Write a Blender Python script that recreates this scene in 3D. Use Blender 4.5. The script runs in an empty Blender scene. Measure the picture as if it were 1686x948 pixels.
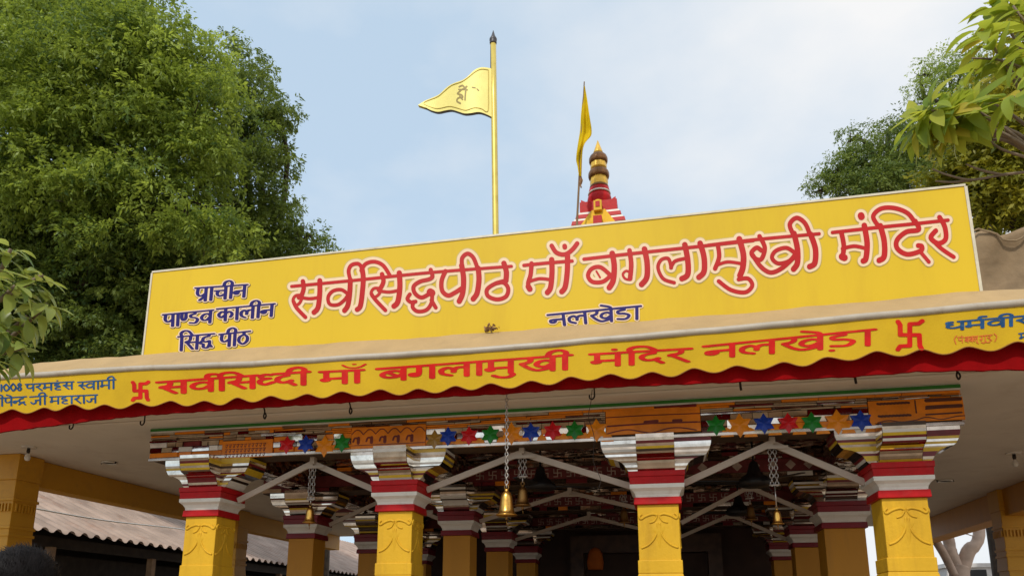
import bpy, math, random
import numpy as np
from mathutils import Vector, Matrix
random.seed(7)
rng = np.random.default_rng(11)
SC = bpy.context.scene
COL = SC.collection

# ------------------------------------------------------------------ camera
IW, IH = 1686.0, 948.0
F, CX, CY = 1250.0, 810.0, 729.0
YAW, PIT, ROL = math.radians(-12.95), math.radians(13.0), math.radians(0.335)
EYE = np.array([0, 0, 1.6])
_fw = np.array([math.sin(YAW)*math.cos(PIT), math.cos(YAW)*math.cos(PIT), math.sin(PIT)])
_r0 = np.array([math.cos(YAW), -math.sin(YAW), 0.0])
_u0 = np.cross(_r0, _fw)
_r = math.cos(ROL)*_r0 + math.sin(ROL)*_u0
_u = -math.sin(ROL)*_r0 + math.cos(ROL)*_u0
cam = bpy.data.cameras.new('camera')
cam.sensor_fit = 'HORIZONTAL'; cam.sensor_width = 36.0
cam.lens = 36.0*F/IW
cam.shift_x = (IW/2-CX)/IW; cam.shift_y = (CY-IH/2)/IW
cam.clip_start = 0.05; cam.clip_end = 3000
camo = bpy.data.objects.new('camera', cam); COL.objects.link(camo)
M = Matrix(((_r[0], _u[0], -_fw[0], EYE[0]), (_r[1], _u[1], -_fw[1], EYE[1]), (_r[2], _u[2], -_fw[2], EYE[2]), (0, 0, 0, 1)))
camo.matrix_world = M
SC.camera = camo

def at(x, y, Y):
    """measure: point of the vertical plane Y seen at photo position x, y"""
    d = _fw*F + _r*(x-CX) - _u*(y-CY)
    return EYE + d*(Y/d[1])

# ------------------------------------------------------------------ world, sun, exposure
SUN_EL = math.radians(44); SUN_DIR = Vector((-0.20, -1.0, 0)).normalized()
w = bpy.data.worlds.new('World'); SC.world = w; w.use_nodes = True
nt = w.node_tree; nt.nodes.clear()
out = nt.nodes.new('ShaderNodeOutputWorld'); bg = nt.nodes.new('ShaderNodeBackground')
sky = nt.nodes.new('ShaderNodeTexSky'); sky.sky_type = 'NISHITA'; sky.sun_disc = False
sky.sun_elevation = SUN_EL; sky.sun_rotation = math.atan2(SUN_DIR.x, SUN_DIR.y)
sky.air_density = 1.0; sky.dust_density = 2.2; sky.ozone_density = 1.0
tc = nt.nodes.new('ShaderNodeTexCoord')
mp = nt.nodes.new('ShaderNodeMapping'); mp.inputs['Scale'].default_value = (1.0, 1.0, 1.7)
mp.inputs['Location'].default_value = (0.35, 0.2, 0.1)
nz = nt.nodes.new('ShaderNodeTexNoise'); nz.inputs['Scale'].default_value = 2.3; nz.inputs['Detail'].default_value = 7; nz.inputs['Roughness'].default_value = 0.5
sep = nt.nodes.new('ShaderNodeSeparateXYZ')
madd = nt.nodes.new('ShaderNodeMath'); madd.operation = 'MULTIPLY_ADD'; madd.inputs[1].default_value = 0.45
cr = nt.nodes.new('ShaderNodeValToRGB'); cr.color_ramp.elements[0].position = 0.40; cr.color_ramp.elements[1].position = 0.76
cr.color_ramp.elements[0].color = (0, 0, 0, 1); cr.color_ramp.elements[1].color = (1, 1, 1, 1)
haze = nt.nodes.new('ShaderNodeMix'); haze.data_type = 'RGBA'; haze.inputs['Factor'].default_value = 0.72; haze.inputs['B'].default_value = (4.45, 5.6, 6.7, 1)
mx = nt.nodes.new('ShaderNodeMix'); mx.data_type = 'RGBA'
mx.inputs['B'].default_value = (6.2, 6.22, 6.25, 1)
L = nt.links
L.new(tc.outputs['Generated'], mp.inputs['Vector']); L.new(mp.outputs['Vector'], nz.inputs['Vector'])
L.new(tc.outputs['Generated'], sep.inputs[0]); L.new(sep.outputs['X'], madd.inputs[0]); L.new(nz.outputs['Fac'], madd.inputs[2])
L.new(madd.outputs[0], cr.inputs['Fac']); L.new(cr.outputs['Color'], mx.inputs['Factor'])
L.new(sky.outputs['Color'], haze.inputs['A']); L.new(haze.outputs['Result'], mx.inputs['A']); L.new(mx.outputs['Result'], bg.inputs['Color'])
bg.inputs['Strength'].default_value = 0.15
L.new(bg.outputs[0], out.inputs[0])
sl = bpy.data.lights.new('sun', 'SUN'); sl.energy = 2.4; sl.angle = math.radians(2.5); sl.color = (1.0, 0.94, 0.84)
so = bpy.data.objects.new('sun', sl); COL.objects.link(so)
sv = Vector((SUN_DIR.x*math.cos(SUN_EL), SUN_DIR.y*math.cos(SUN_EL), math.sin(SUN_EL)))
so.rotation_euler = sv.to_track_quat('Z', 'Y').to_euler()
so.location = (-6, -20, 30)
vs = SC.view_settings; vs.view_transform = 'Standard'; vs.look = 'None'; vs.gamma = 1; vs.exposure = 0.0; vs.use_curve_mapping = False
SC.cycles.max_bounces = 8; SC.cycles.diffuse_bounces = 5; SC.cycles.transparent_max_bounces = 8

# ------------------------------------------------------------------ materials
def mat(name, col, rough=0.6, metal=0.0, var=0.12, scale=6.0, bump=0.0, bscale=40.0, dirt=None, dirt_amt=0.0, dirt_scale=3.0, spec=0.4, trans=0.0, streak=False, coat=0.0):
    m = bpy.data.materials.new(name); m.use_nodes = True
    n = m.node_tree.nodes; l = m.node_tree.links; b = n['Principled BSDF']
    b.inputs['Roughness'].default_value = rough; b.inputs['Metallic'].default_value = metal
    b.inputs['Specular IOR Level'].default_value = spec
    if coat: b.inputs['Coat Weight'].default_value = coat; b.inputs['Coat Roughness'].default_value = 0.15
    t = n.new('ShaderNodeTexCoord')
    vec = t.outputs['Object']
    if streak:
        mpn = n.new('ShaderNodeMapping'); mpn.inputs['Scale'].default_value = (1, 1, 0.15); l.new(vec, mpn.inputs[0]); vec = mpn.outputs[0]
    ns = n.new('ShaderNodeTexNoise'); ns.inputs['Scale'].default_value = scale; ns.inputs['Detail'].default_value = 6
    l.new(vec, ns.inputs['Vector'])
    ramp = n.new('ShaderNodeValToRGB')
    a = [max(0, c*(1-var)) for c in col]; bb = [min(1, c*(1+var)) for c in col]
    ramp.color_ramp.elements[0].color = (*a, 1); ramp.color_ramp.elements[1].color = (*bb, 1)
    ramp.color_ramp.elements[0].position = 0.3; ramp.color_ramp.elements[1].position = 0.7
    l.new(ns.outputs['Fac'], ramp.inputs[0]); last = ramp.outputs[0]
    if dirt:
        n2 = n.new('ShaderNodeTexNoise'); n2.inputs['Scale'].default_value = dirt_scale; n2.inputs['Detail'].default_value = 8; n2.inputs['Roughness'].default_value = 0.7
        l.new(vec, n2.inputs['Vector'])
        r2 = n.new('ShaderNodeValToRGB'); r2.color_ramp.elements[0].position = 0.52; r2.color_ramp.elements[1].position = 0.75
        r2.color_ramp.elements[1].color = (dirt_amt,)*3+(1,)
        l.new(n2.outputs['Fac'], r2.inputs[0])
        mm = n.new('ShaderNodeMix'); mm.data_type = 'RGBA'; mm.inputs['B'].default_value = (*dirt, 1)
        l.new(r2.outputs[0], mm.inputs['Factor']); l.new(last, mm.inputs['A']); last = mm.outputs['Result']
    l.new(last, b.inputs['Base Color'])
    if bump:
        n3 = n.new('ShaderNodeTexNoise'); n3.inputs['Scale'].default_value = bscale; n3.inputs['Detail'].default_value = 5
        l.new(t.outputs['Object'], n3.inputs['Vector'])
        bp = n.new('ShaderNodeBump'); bp.inputs['Strength'].default_value = bump; bp.inputs['Distance'].default_value = 0.02
        l.new(n3.outputs['Fac'], bp.inputs['Height']); l.new(bp.outputs[0], b.inputs['Normal'])
    if trans:
        tr = n.new('ShaderNodeBsdfTranslucent'); l.new(last, tr.inputs['Color'])
        ms = n.new('ShaderNodeMixShader'); ms.inputs[0].default_value = trans
        l.new(b.outputs[0], ms.inputs[1]); l.new(tr.outputs[0], ms.inputs[2])
        l.new(ms.outputs[0], n['Material Output'].inputs[0])
    return m

def leaf_mat(name, dark, light, trans=0.3, rough=0.5):
    """tone attribute = random per leaf (species' own colour spread)"""
    m = bpy.data.materials.new(name); m.use_nodes = True
    n = m.node_tree.nodes; l = m.node_tree.links; b = n['Principled BSDF']
    b.inputs['Roughness'].default_value = rough; b.inputs['Specular IOR Level'].default_value = 0.35
    a = n.new('ShaderNodeAttribute'); a.attribute_name = 'tone'
    r = n.new('ShaderNodeValToRGB'); r.color_ramp.elements[0].color = (*dark, 1); r.color_ramp.elements[1].color = (*light, 1)
    l.new(a.outputs['Fac'], r.inputs[0]); l.new(r.outputs[0], b.inputs['Base Color'])
    tr = n.new('ShaderNodeBsdfTranslucent')
    g = n.new('ShaderNodeMix'); g.data_type = 'RGBA'; g.inputs['Factor'].default_value = 0.5; g.inputs['B'].default_value = (light[0]*1.6, light[1]*1.5, light[2], 1)
    l.new(r.outputs[0], g.inputs['A']); l.new(g.outputs['Result'], tr.inputs['Color'])
    ms = n.new('ShaderNodeMixShader'); ms.inputs[0].default_value = trans
    l.new(b.outputs[0], ms.inputs[1]); l.new(tr.outputs[0], ms.inputs[2]); l.new(ms.outputs[0], n['Material Output'].inputs[0])
    return m

K = {}
K['yellow'] = mat('yellow_paint', (0.68, 0.395, 0.025), 0.5, var=0.08, scale=3, bump=0.2, bscale=24, dirt=(0.36, 0.18, 0.02), dirt_amt=0.5, dirt_scale=4, streak=True, spec=0.15)
K['ochre'] = mat('shaded_ochre_paint', (0.56, 0.25, 0.016), 0.55, var=0.08, scale=3, bump=0.12, bscale=25, dirt=(0.22, 0.11, 0.02), dirt_amt=0.4, dirt_scale=3, streak=True)
K['red'] = mat('red_enamel', (0.43, 0.010, 0.012), 0.4, var=0.12, scale=8, bump=0.1, bscale=40, dirt=(0.30, 0.10, 0.08), dirt_amt=0.3, dirt_scale=9, spec=0.15)
K['white'] = mat('white_paint', (0.72, 0.68, 0.60), 0.5, var=0.05, scale=5, bump=0.08, dirt=(0.42, 0.33, 0.24), dirt_amt=0.45, dirt_scale=6)
K['soffit'] = mat('soffit_whitewash', (0.72, 0.64, 0.53), 0.8, var=0.06, scale=1.2, bump=0.15, bscale=14, dirt=(0.50, 0.39, 0.29), dirt_amt=0.5, dirt_scale=1.6)
K['ochre2'] = mat('amber_paint', (0.62, 0.31, 0.018), 0.55, var=0.08, scale=3, bump=0.15, bscale=25, dirt=(0.30, 0.14, 0.02), dirt_amt=0.5, dirt_scale=3)
K['redcloth'] = mat('dark_red_fascia', (0.24, 0.004, 0.005), 0.9, var=0.15, scale=5, bump=0.2, bscale=20, dirt=(0.13, 0.006, 0.006), dirt_amt=0.5, dirt_scale=3, spec=0.03)
K['tan'] = mat('tan_plaster', (0.43, 0.29, 0.135), 0.8, var=0.08, scale=2.5, bump=0.3, bscale=30, dirt=(0.30, 0.20, 0.10), dirt_amt=0.6, dirt_scale=2.2)
K['slab'] = mat('slab_concrete', (0.34, 0.28, 0.20), 0.9, var=0.15, scale=2)
K['tube'] = mat('gutter_metal', (0.42, 0.365, 0.29), 0.42, var=0.08, scale=6, dirt=(0.30, 0.22, 0.14), dirt_amt=0.7, dirt_scale=5)
K['signy'] = mat('sign_vinyl', (0.67, 0.455, 0.028), 0.45, var=0.07, scale=0.5, bump=0.03, bscale=3, dirt=(0.52, 0.30, 0.03), dirt_amt=0.4, dirt_scale=1.6, spec=0.12, streak=True)
K['alu'] = mat('aluminium_frame', (0.62, 0.56, 0.42), 0.4, var=0.1, scale=10, dirt=(0.3, 0.25, 0.15), dirt_amt=0.5)
K['lred'] = mat('letter_red_vinyl', (0.46, 0.016, 0.016), 0.4, var=0.10, scale=1.2, dirt=(0.50, 0.06, 0.045), dirt_amt=0.4, dirt_scale=2, spec=0.15)
K['cream'] = mat('letter_cream_vinyl', (0.80, 0.60, 0.40), 0.4, var=0.05, spec=0.15)
K['grey_edge'] = mat('letter_shadow_print', (0.52, 0.40, 0.10), 0.4, var=0.05)
K['navy'] = mat('letter_navy_vinyl', (0.020, 0.014, 0.13), 0.4, var=0.1, spec=0.15)
K['black'] = mat('letter_black_print', (0.03, 0.025, 0.03), 0.5, var=0.1)
K['cloth'] = mat('yellow_cloth', (0.69, 0.44, 0.018), 0.7, var=0.06, scale=3, bump=0.12, bscale=60, dirt=(0.52, 0.29, 0.02), dirt_amt=0.45, dirt_scale=2.5, trans=0.2, spec=0.15)
K['vred'] = mat('painted_red_letter', (0.52, 0.007, 0.004), 0.6, var=0.18, scale=7, dirt=(0.62, 0.08, 0.01), dirt_amt=0.45, dirt_scale=6, spec=0.15)
K['vblue'] = mat('painted_blue_letter', (0.012, 0.062, 0.17), 0.6, var=0.25, scale=9, dirt=(0.10, 0.22, 0.30), dirt_amt=0.5, dirt_scale=14, spec=0.15)
K['vorange'] = mat('painted_orange_letter', (0.60, 0.11, 0.01), 0.6, var=0.1)
K['hem'] = mat('brown_hem', (0.30, 0.13, 0.02), 0.8)
K['red_shaded'] = mat('shaded_red_enamel', (0.20, 0.006, 0.012), 0.4, var=0.15, scale=8)
K['green'] = mat('green_enamel', (0.030, 0.19, 0.022), 0.5, var=0.15)
def mirror(name, col, rough):
    m = mat(name, col, rough, metal=1.0, var=0.2, scale=9, dirt=(0.25, 0.19, 0.13), dirt_amt=0.55, dirt_scale=11)
    return m
def mosaic(name, cols, scale=9.0, tilt=.4, rough=.12, metal=.9):
    m = bpy.data.materials.new(name); m.use_nodes = True
    n = m.node_tree.nodes; l = m.node_tree.links; b = n['Principled BSDF']
    b.inputs['Roughness'].default_value = rough; b.inputs['Metallic'].default_value = metal
    t = n.new('ShaderNodeTexCoord'); mpn = n.new('ShaderNodeMapping'); mpn.inputs['Scale'].default_value = (1, 1, 2.2); l.new(t.outputs['Object'], mpn.inputs[0])
    v = n.new('ShaderNodeTexVoronoi'); v.distance = 'CHEBYCHEV'; v.inputs['Scale'].default_value = scale; l.new(mpn.outputs[0], v.inputs['Vector'])
    r = n.new('ShaderNodeValToRGB'); r.color_ramp.interpolation = 'CONSTANT'
    r.color_ramp.elements[0].color = (*cols[0], 1); r.color_ramp.elements[1].position = 1/len(cols); r.color_ramp.elements[1].color = (*cols[1], 1)
    for k in range(2, len(cols)): e = r.color_ramp.elements.new(k/len(cols)); e.color = (*cols[k], 1)
    sp_ = n.new('ShaderNodeSeparateColor'); l.new(v.outputs['Color'], sp_.inputs[0]); l.new(sp_.outputs[0], r.inputs[0]); l.new(r.outputs[0], b.inputs['Base Color'])
    g_ = n.new('ShaderNodeNewGeometry'); s1 = n.new('ShaderNodeVectorMath'); s1.operation = 'SUBTRACT'; s1.inputs[1].default_value = (.5, .5, .5); l.new(v.outputs['Color'], s1.inputs[0])
    s2 = n.new('ShaderNodeVectorMath'); s2.operation = 'SCALE'; s2.inputs['Scale'].default_value = tilt; l.new(s1.outputs[0], s2.inputs[0])
    s3 = n.new('ShaderNodeVectorMath'); s3.operation = 'ADD'; l.new(g_.outputs['Normal'], s3.inputs[0]); l.new(s2.outputs[0], s3.inputs[1])
    s4 = n.new('ShaderNodeVectorMath'); s4.operation = 'NORMALIZE'; l.new(s3.outputs[0], s4.inputs[0]); l.new(s4.outputs[0], b.inputs['Normal'])
    return m
K['mosaic'] = mosaic('mirror_mosaic_facets', [(.10, .06, .04), (.30, .20, .14), (.62, .55, .48), (.20, .12, .08), (.45, .17, .05), (.5, .42, .36), (.14, .03, .02), (.35, .25, .18)], 10)
K['mirror'] = mirror('mirror_tile', (0.74, 0.69, 0.62), 0.06)
K['mirror2'] = mirror('aged_mirror_tile', (0.60, 0.49, 0.40), 0.12)
K['mirdark'] = mirror('dim_mirror_tile', (0.36, 0.27, 0.20), 0.16)
K['orange'] = mat('painted_orange_reflection', (0.82, 0.25, 0.018), 0.25, var=0.14, scale=6, dirt=(0.50, 0.10, 0.01), dirt_amt=0.4, dirt_scale=9, spec=0.3)  # painted colour standing for the cloth valance reflected in the mirrors
K['gred'] = mat('red_glass', (0.62, 0.012, 0.018), 0.16, var=0.2, scale=15, spec=0.2)
K['gblue'] = mat('blue_glass', (0.012, 0.05, 0.40), 0.16, var=0.25, scale=15, spec=0.2)
K['ggreen'] = mat('green_glass', (0.014, 0.21, 0.025), 0.16, var=0.25, scale=15, spec=0.2)
K['gorange'] = mat('amber_glass', (0.80, 0.27, 0.014), 0.16, var=0.15, scale=15, spec=0.2)
K['gmust'] = mat('mustard_glass', (0.36, 0.20, 0.03), 0.2, var=0.15, scale=15)
K['grout'] = mat('pale_grout', (0.55, 0.48, 0.42), 0.7)
K['tyel'] = mat('yellow_tile', (0.66, 0.44, 0.03), 0.25, var=0.1, scale=12)
K['tred'] = mat('maroon_tile', (0.17, 0.015, 0.018), 0.35, var=0.2, scale=12)
K['twhite'] = mat('white_tile', (0.74, 0.72, 0.66), 0.22, var=0.06, scale=12)
K['tdark'] = mat('brown_core', (0.075, 0.045, 0.026), 0.6, var=0.3, scale=7)
K['steel'] = mat('painted_steel_bar', (0.48, 0.40, 0.32), 0.55, var=0.08, dirt=(0.25, 0.15, 0.1), dirt_amt=0.5)
K['iron'] = mat('dark_iron', (0.045, 0.035, 0.03), 0.5, metal=0.6, var=0.2)
K['chain'] = mat('zinc_chain', (0.50, 0.46, 0.42), 0.35, metal=0.9, var=0.2, scale=20)
K['brass'] = mat('brass', (0.72, 0.40, 0.09), 0.28, metal=1.0, var=0.15, scale=8, dirt=(0.25, 0.12, 0.04), dirt_amt=0.7, dirt_scale=7, bump=0.1, bscale=12)
K['oldbrass'] = mat('tarnished_brass', (0.30, 0.16, 0.05), 0.4, metal=1.0, var=0.25, scale=8)
K['gold'] = mat('gold_paint', (0.72, 0.56, 0.13), 0.35, metal=0.35, var=0.1, scale=3, dirt=(0.45, 0.30, 0.05), dirt_amt=0.5, dirt_scale=5)
K['potgold'] = mat('pot_gold', (0.78, 0.48, 0.07), 0.35, metal=0.3, var=0.12, scale=5, dirt=(0.30, 0.15, 0.03), dirt_amt=0.6, dirt_scale=5)
K['flagface'] = mat('pale_gold_sheet', (0.78, 0.68, 0.20), 0.5, metal=0.1, var=0.06, scale=3, dirt=(0.55, 0.43, 0.10), dirt_amt=0.35, dirt_scale=5)
K['flagcloth'] = mat('yellow_flag_cloth', (0.80, 0.58, 0.015), 0.8, var=0.1, scale=4, trans=0.45, spec=0.1)
K['darkbrown'] = mat('dark_brown_paint', (0.20, 0.09, 0.03), 0.3, metal=0.4, var=0.3)
K['finial'] = mat('grey_pennant_shade', (0.09, 0.085, 0.09), 0.45, metal=0.4)
K['black_plastic'] = mat('black_plastic', (0.012, 0.011, 0.012), 0.45)
K['backwall'] = mat('hall_back_wall', (0.055, 0.026, 0.016), 0.6, var=0.3, scale=2)  # dark brown puts the unlit hall's gloom into the wall colour
K['floor'] = mat('stone_floor', (0.17, 0.12, 0.085), 0.6, var=0.15, scale=1.5)
K['ground'] = mat('paved_ground', (0.27, 0.21, 0.15), 0.85, var=0.2, scale=0.5, bump=0.2, dirt=(0.2, 0.15, 0.1), dirt_amt=0.5, dirt_scale=0.8)
K['tarp'] = mat('brown_canvas', (0.25, 0.175, 0.10), 0.9, var=0.25, scale=3.5, bump=0.8, bscale=7, dirt=(0.13, 0.085, 0.05), dirt_amt=0.6, dirt_scale=2.5)
K['bark'] = mat('bark', (0.055, 0.040, 0.028), 0.9, var=0.35, scale=9, bump=0.5, bscale=25)
K['palebark'] = mat('pale_bark', (0.52, 0.40, 0.32), 0.85, var=0.15, scale=5, bump=0.4, bscale=14)
K['frbark'] = mat('frangipani_bark', (0.20, 0.15, 0.10), 0.8, var=0.25, scale=12, bump=0.4, bscale=30)
K['rust'] = mat('faded_roof_sheet', (0.36, 0.27, 0.22), 0.7, var=0.25, scale=1.4, dirt=(0.26, 0.13, 0.085), dirt_amt=0.9, dirt_scale=0.9)
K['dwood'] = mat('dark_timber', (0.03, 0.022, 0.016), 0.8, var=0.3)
K['post'] = mat('brown_post', (0.20, 0.12, 0.06), 0.7, var=0.2)
K['skin'] = mat('skin', (0.30, 0.16, 0.10), 0.5, var=0.08)
K['hair'] = mat('black_hair', (0.010, 0.008, 0.008), 0.6, var=0.4, scale=30, spec=0.15)
K['shirt'] = mat('dark_shirt', (0.06, 0.06, 0.07), 0.8, var=0.15)
K['trouser'] = mat('dark_trousers', (0.04, 0.04, 0.05), 0.8)
K['bulb'] = mat('milky_glass', (0.75, 0.72, 0.66), 0.25)
K['orangecloth'] = mat('orange_cloth', (0.50, 0.12, 0.01), 0.8)
K['dry'] = mat('dry_brown_petal', (0.30, 0.16, 0.07), 0.9, var=0.4, scale=20)
K['lwhite'] = mat('white_wall', (0.70, 0.68, 0.66), 0.8, var=0.08)
K['lfA'] = leaf_mat('leaf_neem', (0.045, 0.105, 0.024), (0.40, 0.50, 0.080), 0.40)
K['lfB'] = leaf_mat('leaf_neem_dark', (0.042, 0.090, 0.022), (0.24, 0.31, 0.060), 0.40)
K['lfC'] = leaf_mat('leaf_yellowgreen', (0.10, 0.13, 0.010), (0.36, 0.33, 0.028), 0.45)
K['lfF'] = leaf_mat('leaf_frangipani', (0.08, 0.17, 0.018), (0.42, 0.46, 0.06), 0.5, rough=0.55)
def add_stop(m, pos, col):
    r = [n for n in m.node_tree.nodes if n.type == 'VALTORGB'][0]; e = r.color_ramp.elements.new(pos); e.color = (*col, 1)
add_stop(K['lfF'], .45, (0.27, 0.36, 0.035)); add_stop(K['lfF'], .75, (0.46, 0.48, 0.06))
[n for n in K['lfF'].node_tree.nodes if n.type == 'VALTORGB'][0].color_ramp.elements[-1].color = (0.58, 0.42, 0.05, 1)
K['lfG'] = leaf_mat('leaf_frangipani_green', (0.080, 0.17, 0.018), (0.42, 0.46, 0.12), 0.42, rough=0.35)

# ------------------------------------------------------------------ mesh helpers
class MB:
    def __init__(s): s.v = []; s.f = []; s.m = []
    def add(s, vs, fs, mi=0):
        o = len(s.v); s.v += [tuple(map(float, p)) for p in vs]
        for f in fs: s.f.append(tuple(i+o for i in f)); s.m.append(mi)
        return s
    def box(s, x0, x1, y0, y1, z0, z1, mi=0):
        v = [(x0,y0,z0),(x1,y0,z0),(x1,y1,z0),(x0,y1,z0),(x0,y0,z1),(x1,y0,z1),(x1,y1,z1),(x0,y1,z1)]
        return s.add(v, [(0,3,2,1),(4,5,6,7),(0,1,5,4),(1,2,6,5),(2,3,7,6),(3,0,4,7)], mi)
    def frustum(s, cx, cy, hx0, hy0, z0, hx1, hy1, z1, mi=0):
        v = [(cx-hx0,cy-hy0,z0),(cx+hx0,cy-hy0,z0),(cx+hx0,cy+hy0,z0),(cx-hx0,cy+hy0,z0),(cx-hx1,cy-hy1,z1),(cx+hx1,cy-hy1,z1),(cx+hx1,cy+hy1,z1),(cx-hx1,cy+hy1,z1)]
        return s.add(v, [(0,3,2,1),(4,5,6,7),(0,1,5,4),(1,2,6,5),(2,3,7,6),(3,0,4,7)], mi)
    def prism(s, pts, d, mi=0):
        """closed outline (list of 3-D points, planar) pushed by vector d"""
        n = len(pts); P = [np.array(p, float) for p in pts]; d = np.array(d, float)
        v = P + [p+d for p in P]
        fs = [tuple(range(n)), tuple(range(2*n-1, n-1, -1))] + [(i, i+n, (i+1) % n+n, (i+1) % n) for i in range(n)]
        return s.add(v, fs, mi)
    def lathe(s, cx, cy, prof, seg=20, mi=0):
        v = []; fs = []
        for r, z in prof:
            for k in range(seg):
                a = 2*math.pi*k/seg; v.append((cx+r*math.cos(a), cy+r*math.sin(a), z))
        for i in range(len(prof)-1):
            for k in range(seg):
                a, b = i*seg+k, i*seg+(k+1) % seg
                fs.append((a, b, b+seg, a+seg))
        fs.append(tuple(reversed(range(seg)))); fs.append(tuple(range((len(prof)-1)*seg, len(prof)*seg)))
        return s.add(v, fs, mi)
    def tube(s, pts, rad, seg=8, mi=0, flat=None):
        P = [np.array(p, float) for p in pts]; n = len(P)
        R = rad if hasattr(rad, '__len__') else [rad]*n
        v = []; fs = []
        up = np.array([0, 0, 1.0]); prev = None
        for i in range(n):
            t = P[min(i+1, n-1)]-P[max(i-1, 0)]; t = t/(np.linalg.norm(t)+1e-9)
            a = prev if prev is not None else (np.cross(t, up) if abs(t[2]) < 0.95 else np.cross(t, [1, 0, 0]))
            a = a-t*(a@t); a = a/(np.linalg.norm(a)+1e-9); prev = a; b = np.cross(t, a)
            for k in range(seg):
                th = 2*math.pi*k/seg
                v.append(P[i]+R[i]*(math.cos(th)*a+math.sin(th)*b))
        for i in range(n-1):
            for k in range(seg):
                x, y = i*seg+k, i*seg+(k+1) % seg
                fs.append((x, y, y+seg, x+seg))
        fs.append(tuple(reversed(range(seg)))); fs.append(tuple(range((n-1)*seg, n*seg)))
        return s.add(v, fs, mi)
    def torus(s, c, R, r, nrm='y', stretch=1.0, seg=12, sub=5, mi=0, ax=None):
        pts = []
        for k in range(seg):
            a = 2*math.pi*k/seg; x, z = R*math.cos(a), R*math.sin(a)*stretch
            pts.append((c[0]+(x if nrm == 'y' else 0), c[1]+(x if nrm == 'x' else 0), c[2]+z))
        v = []; fs = []
        for i in range(seg):
            p = np.array(pts[i]); t = np.array(pts[(i+1) % seg])-np.array(pts[i-1]); t /= np.linalg.norm(t)
            a = np.array([0, 1.0, 0]) if nrm == 'y' else np.array([1.0, 0, 0]); b = np.cross(t, a)
            for k in range(sub):
                th = 2*math.pi*k/sub; v.append(p+r*(math.cos(th)*a+math.sin(th)*b))
        for i in range(seg):
            for k in range(sub):
                a0, b0 = i*sub+k, i*sub+(k+1) % sub; c0, d0 = ((i+1) % seg)*sub+(k+1) % sub, ((i+1) % seg)*sub+k
                fs.append((a0, b0, c0, d0))
        return s.add(v, fs, mi)

def finish(name, mb, mats, parent=None, smooth=False, bevel=0.0, loc=None):
    me = bpy.data.meshes.new(name)
    v = mb.v
    if loc is not None: v = [(p[0]-loc[0], p[1]-loc[1], p[2]-loc[2]) for p in v]
    me.from_pydata(v, [], mb.f); 
    for m_ in (mats if isinstance(mats, (list, tuple)) else [mats]): me.materials.append(m_)
    if any(mb.m): me.polygons.foreach_set('material_index', mb.m)
    if smooth: me.polygons.foreach_set('use_smooth', [True]*len(mb.f))
    me.update()
    o = bpy.data.objects.new(name, me); COL.objects.link(o)
    if loc is not None: o.location = loc
    if parent is not None:
        o.parent = parent
        if loc is None: o.location = [-c for c in parent_loc(parent)]
        else: o.location = [a-b for a, b in zip(loc, parent_loc(parent))]
    if bevel:
        b = o.modifiers.new('bevel', 'BEVEL'); b.width = bevel; b.segments = 2; b.limit_method = 'ANGLE'
    return o
def parent_loc(o):
    p = Vector(o.location)
    while o.parent is not None: o = o.parent; p += Vector(o.location)
    return p
def thing(name, label, cat, loc=(0, 0, 0), group=None):
    o = bpy.data.objects.new(name, None); COL.objects.link(o); o.location = loc; o.empty_display_size = 0.2
    return tag(o, label, cat, group)
def tag(o, label=None, cat=None, group=None, kind=None):
    if label: o['label'] = label
    if cat: o['category'] = cat
    if group: o['group'] = group
    if kind: o['kind'] = kind
    return o
def copy_tree(o, parent=None):
    c = o.copy(); COL.objects.link(c); c.parent = parent
    for ch in list(o.children): copy_tree(ch, c)
    return c
def smooth_line(pts, n=6):
    P = [np.array(p, float) for p in pts]
    if len(P) < 3: return P
    o = []
    for i in range(len(P)-1):
        p0, p1, p2, p3 = P[max(i-1, 0)], P[i], P[i+1], P[min(i+2, len(P)-1)]
        for k in range(n):
            t = k/n
            o.append(0.5*((2*p1)+(-p0+p2)*t+(2*p0-5*p1+4*p2-p3)*t*t+(-p0+3*p1-3*p2+p3)*t**3))
    o.append(P[-1]); return o

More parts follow.
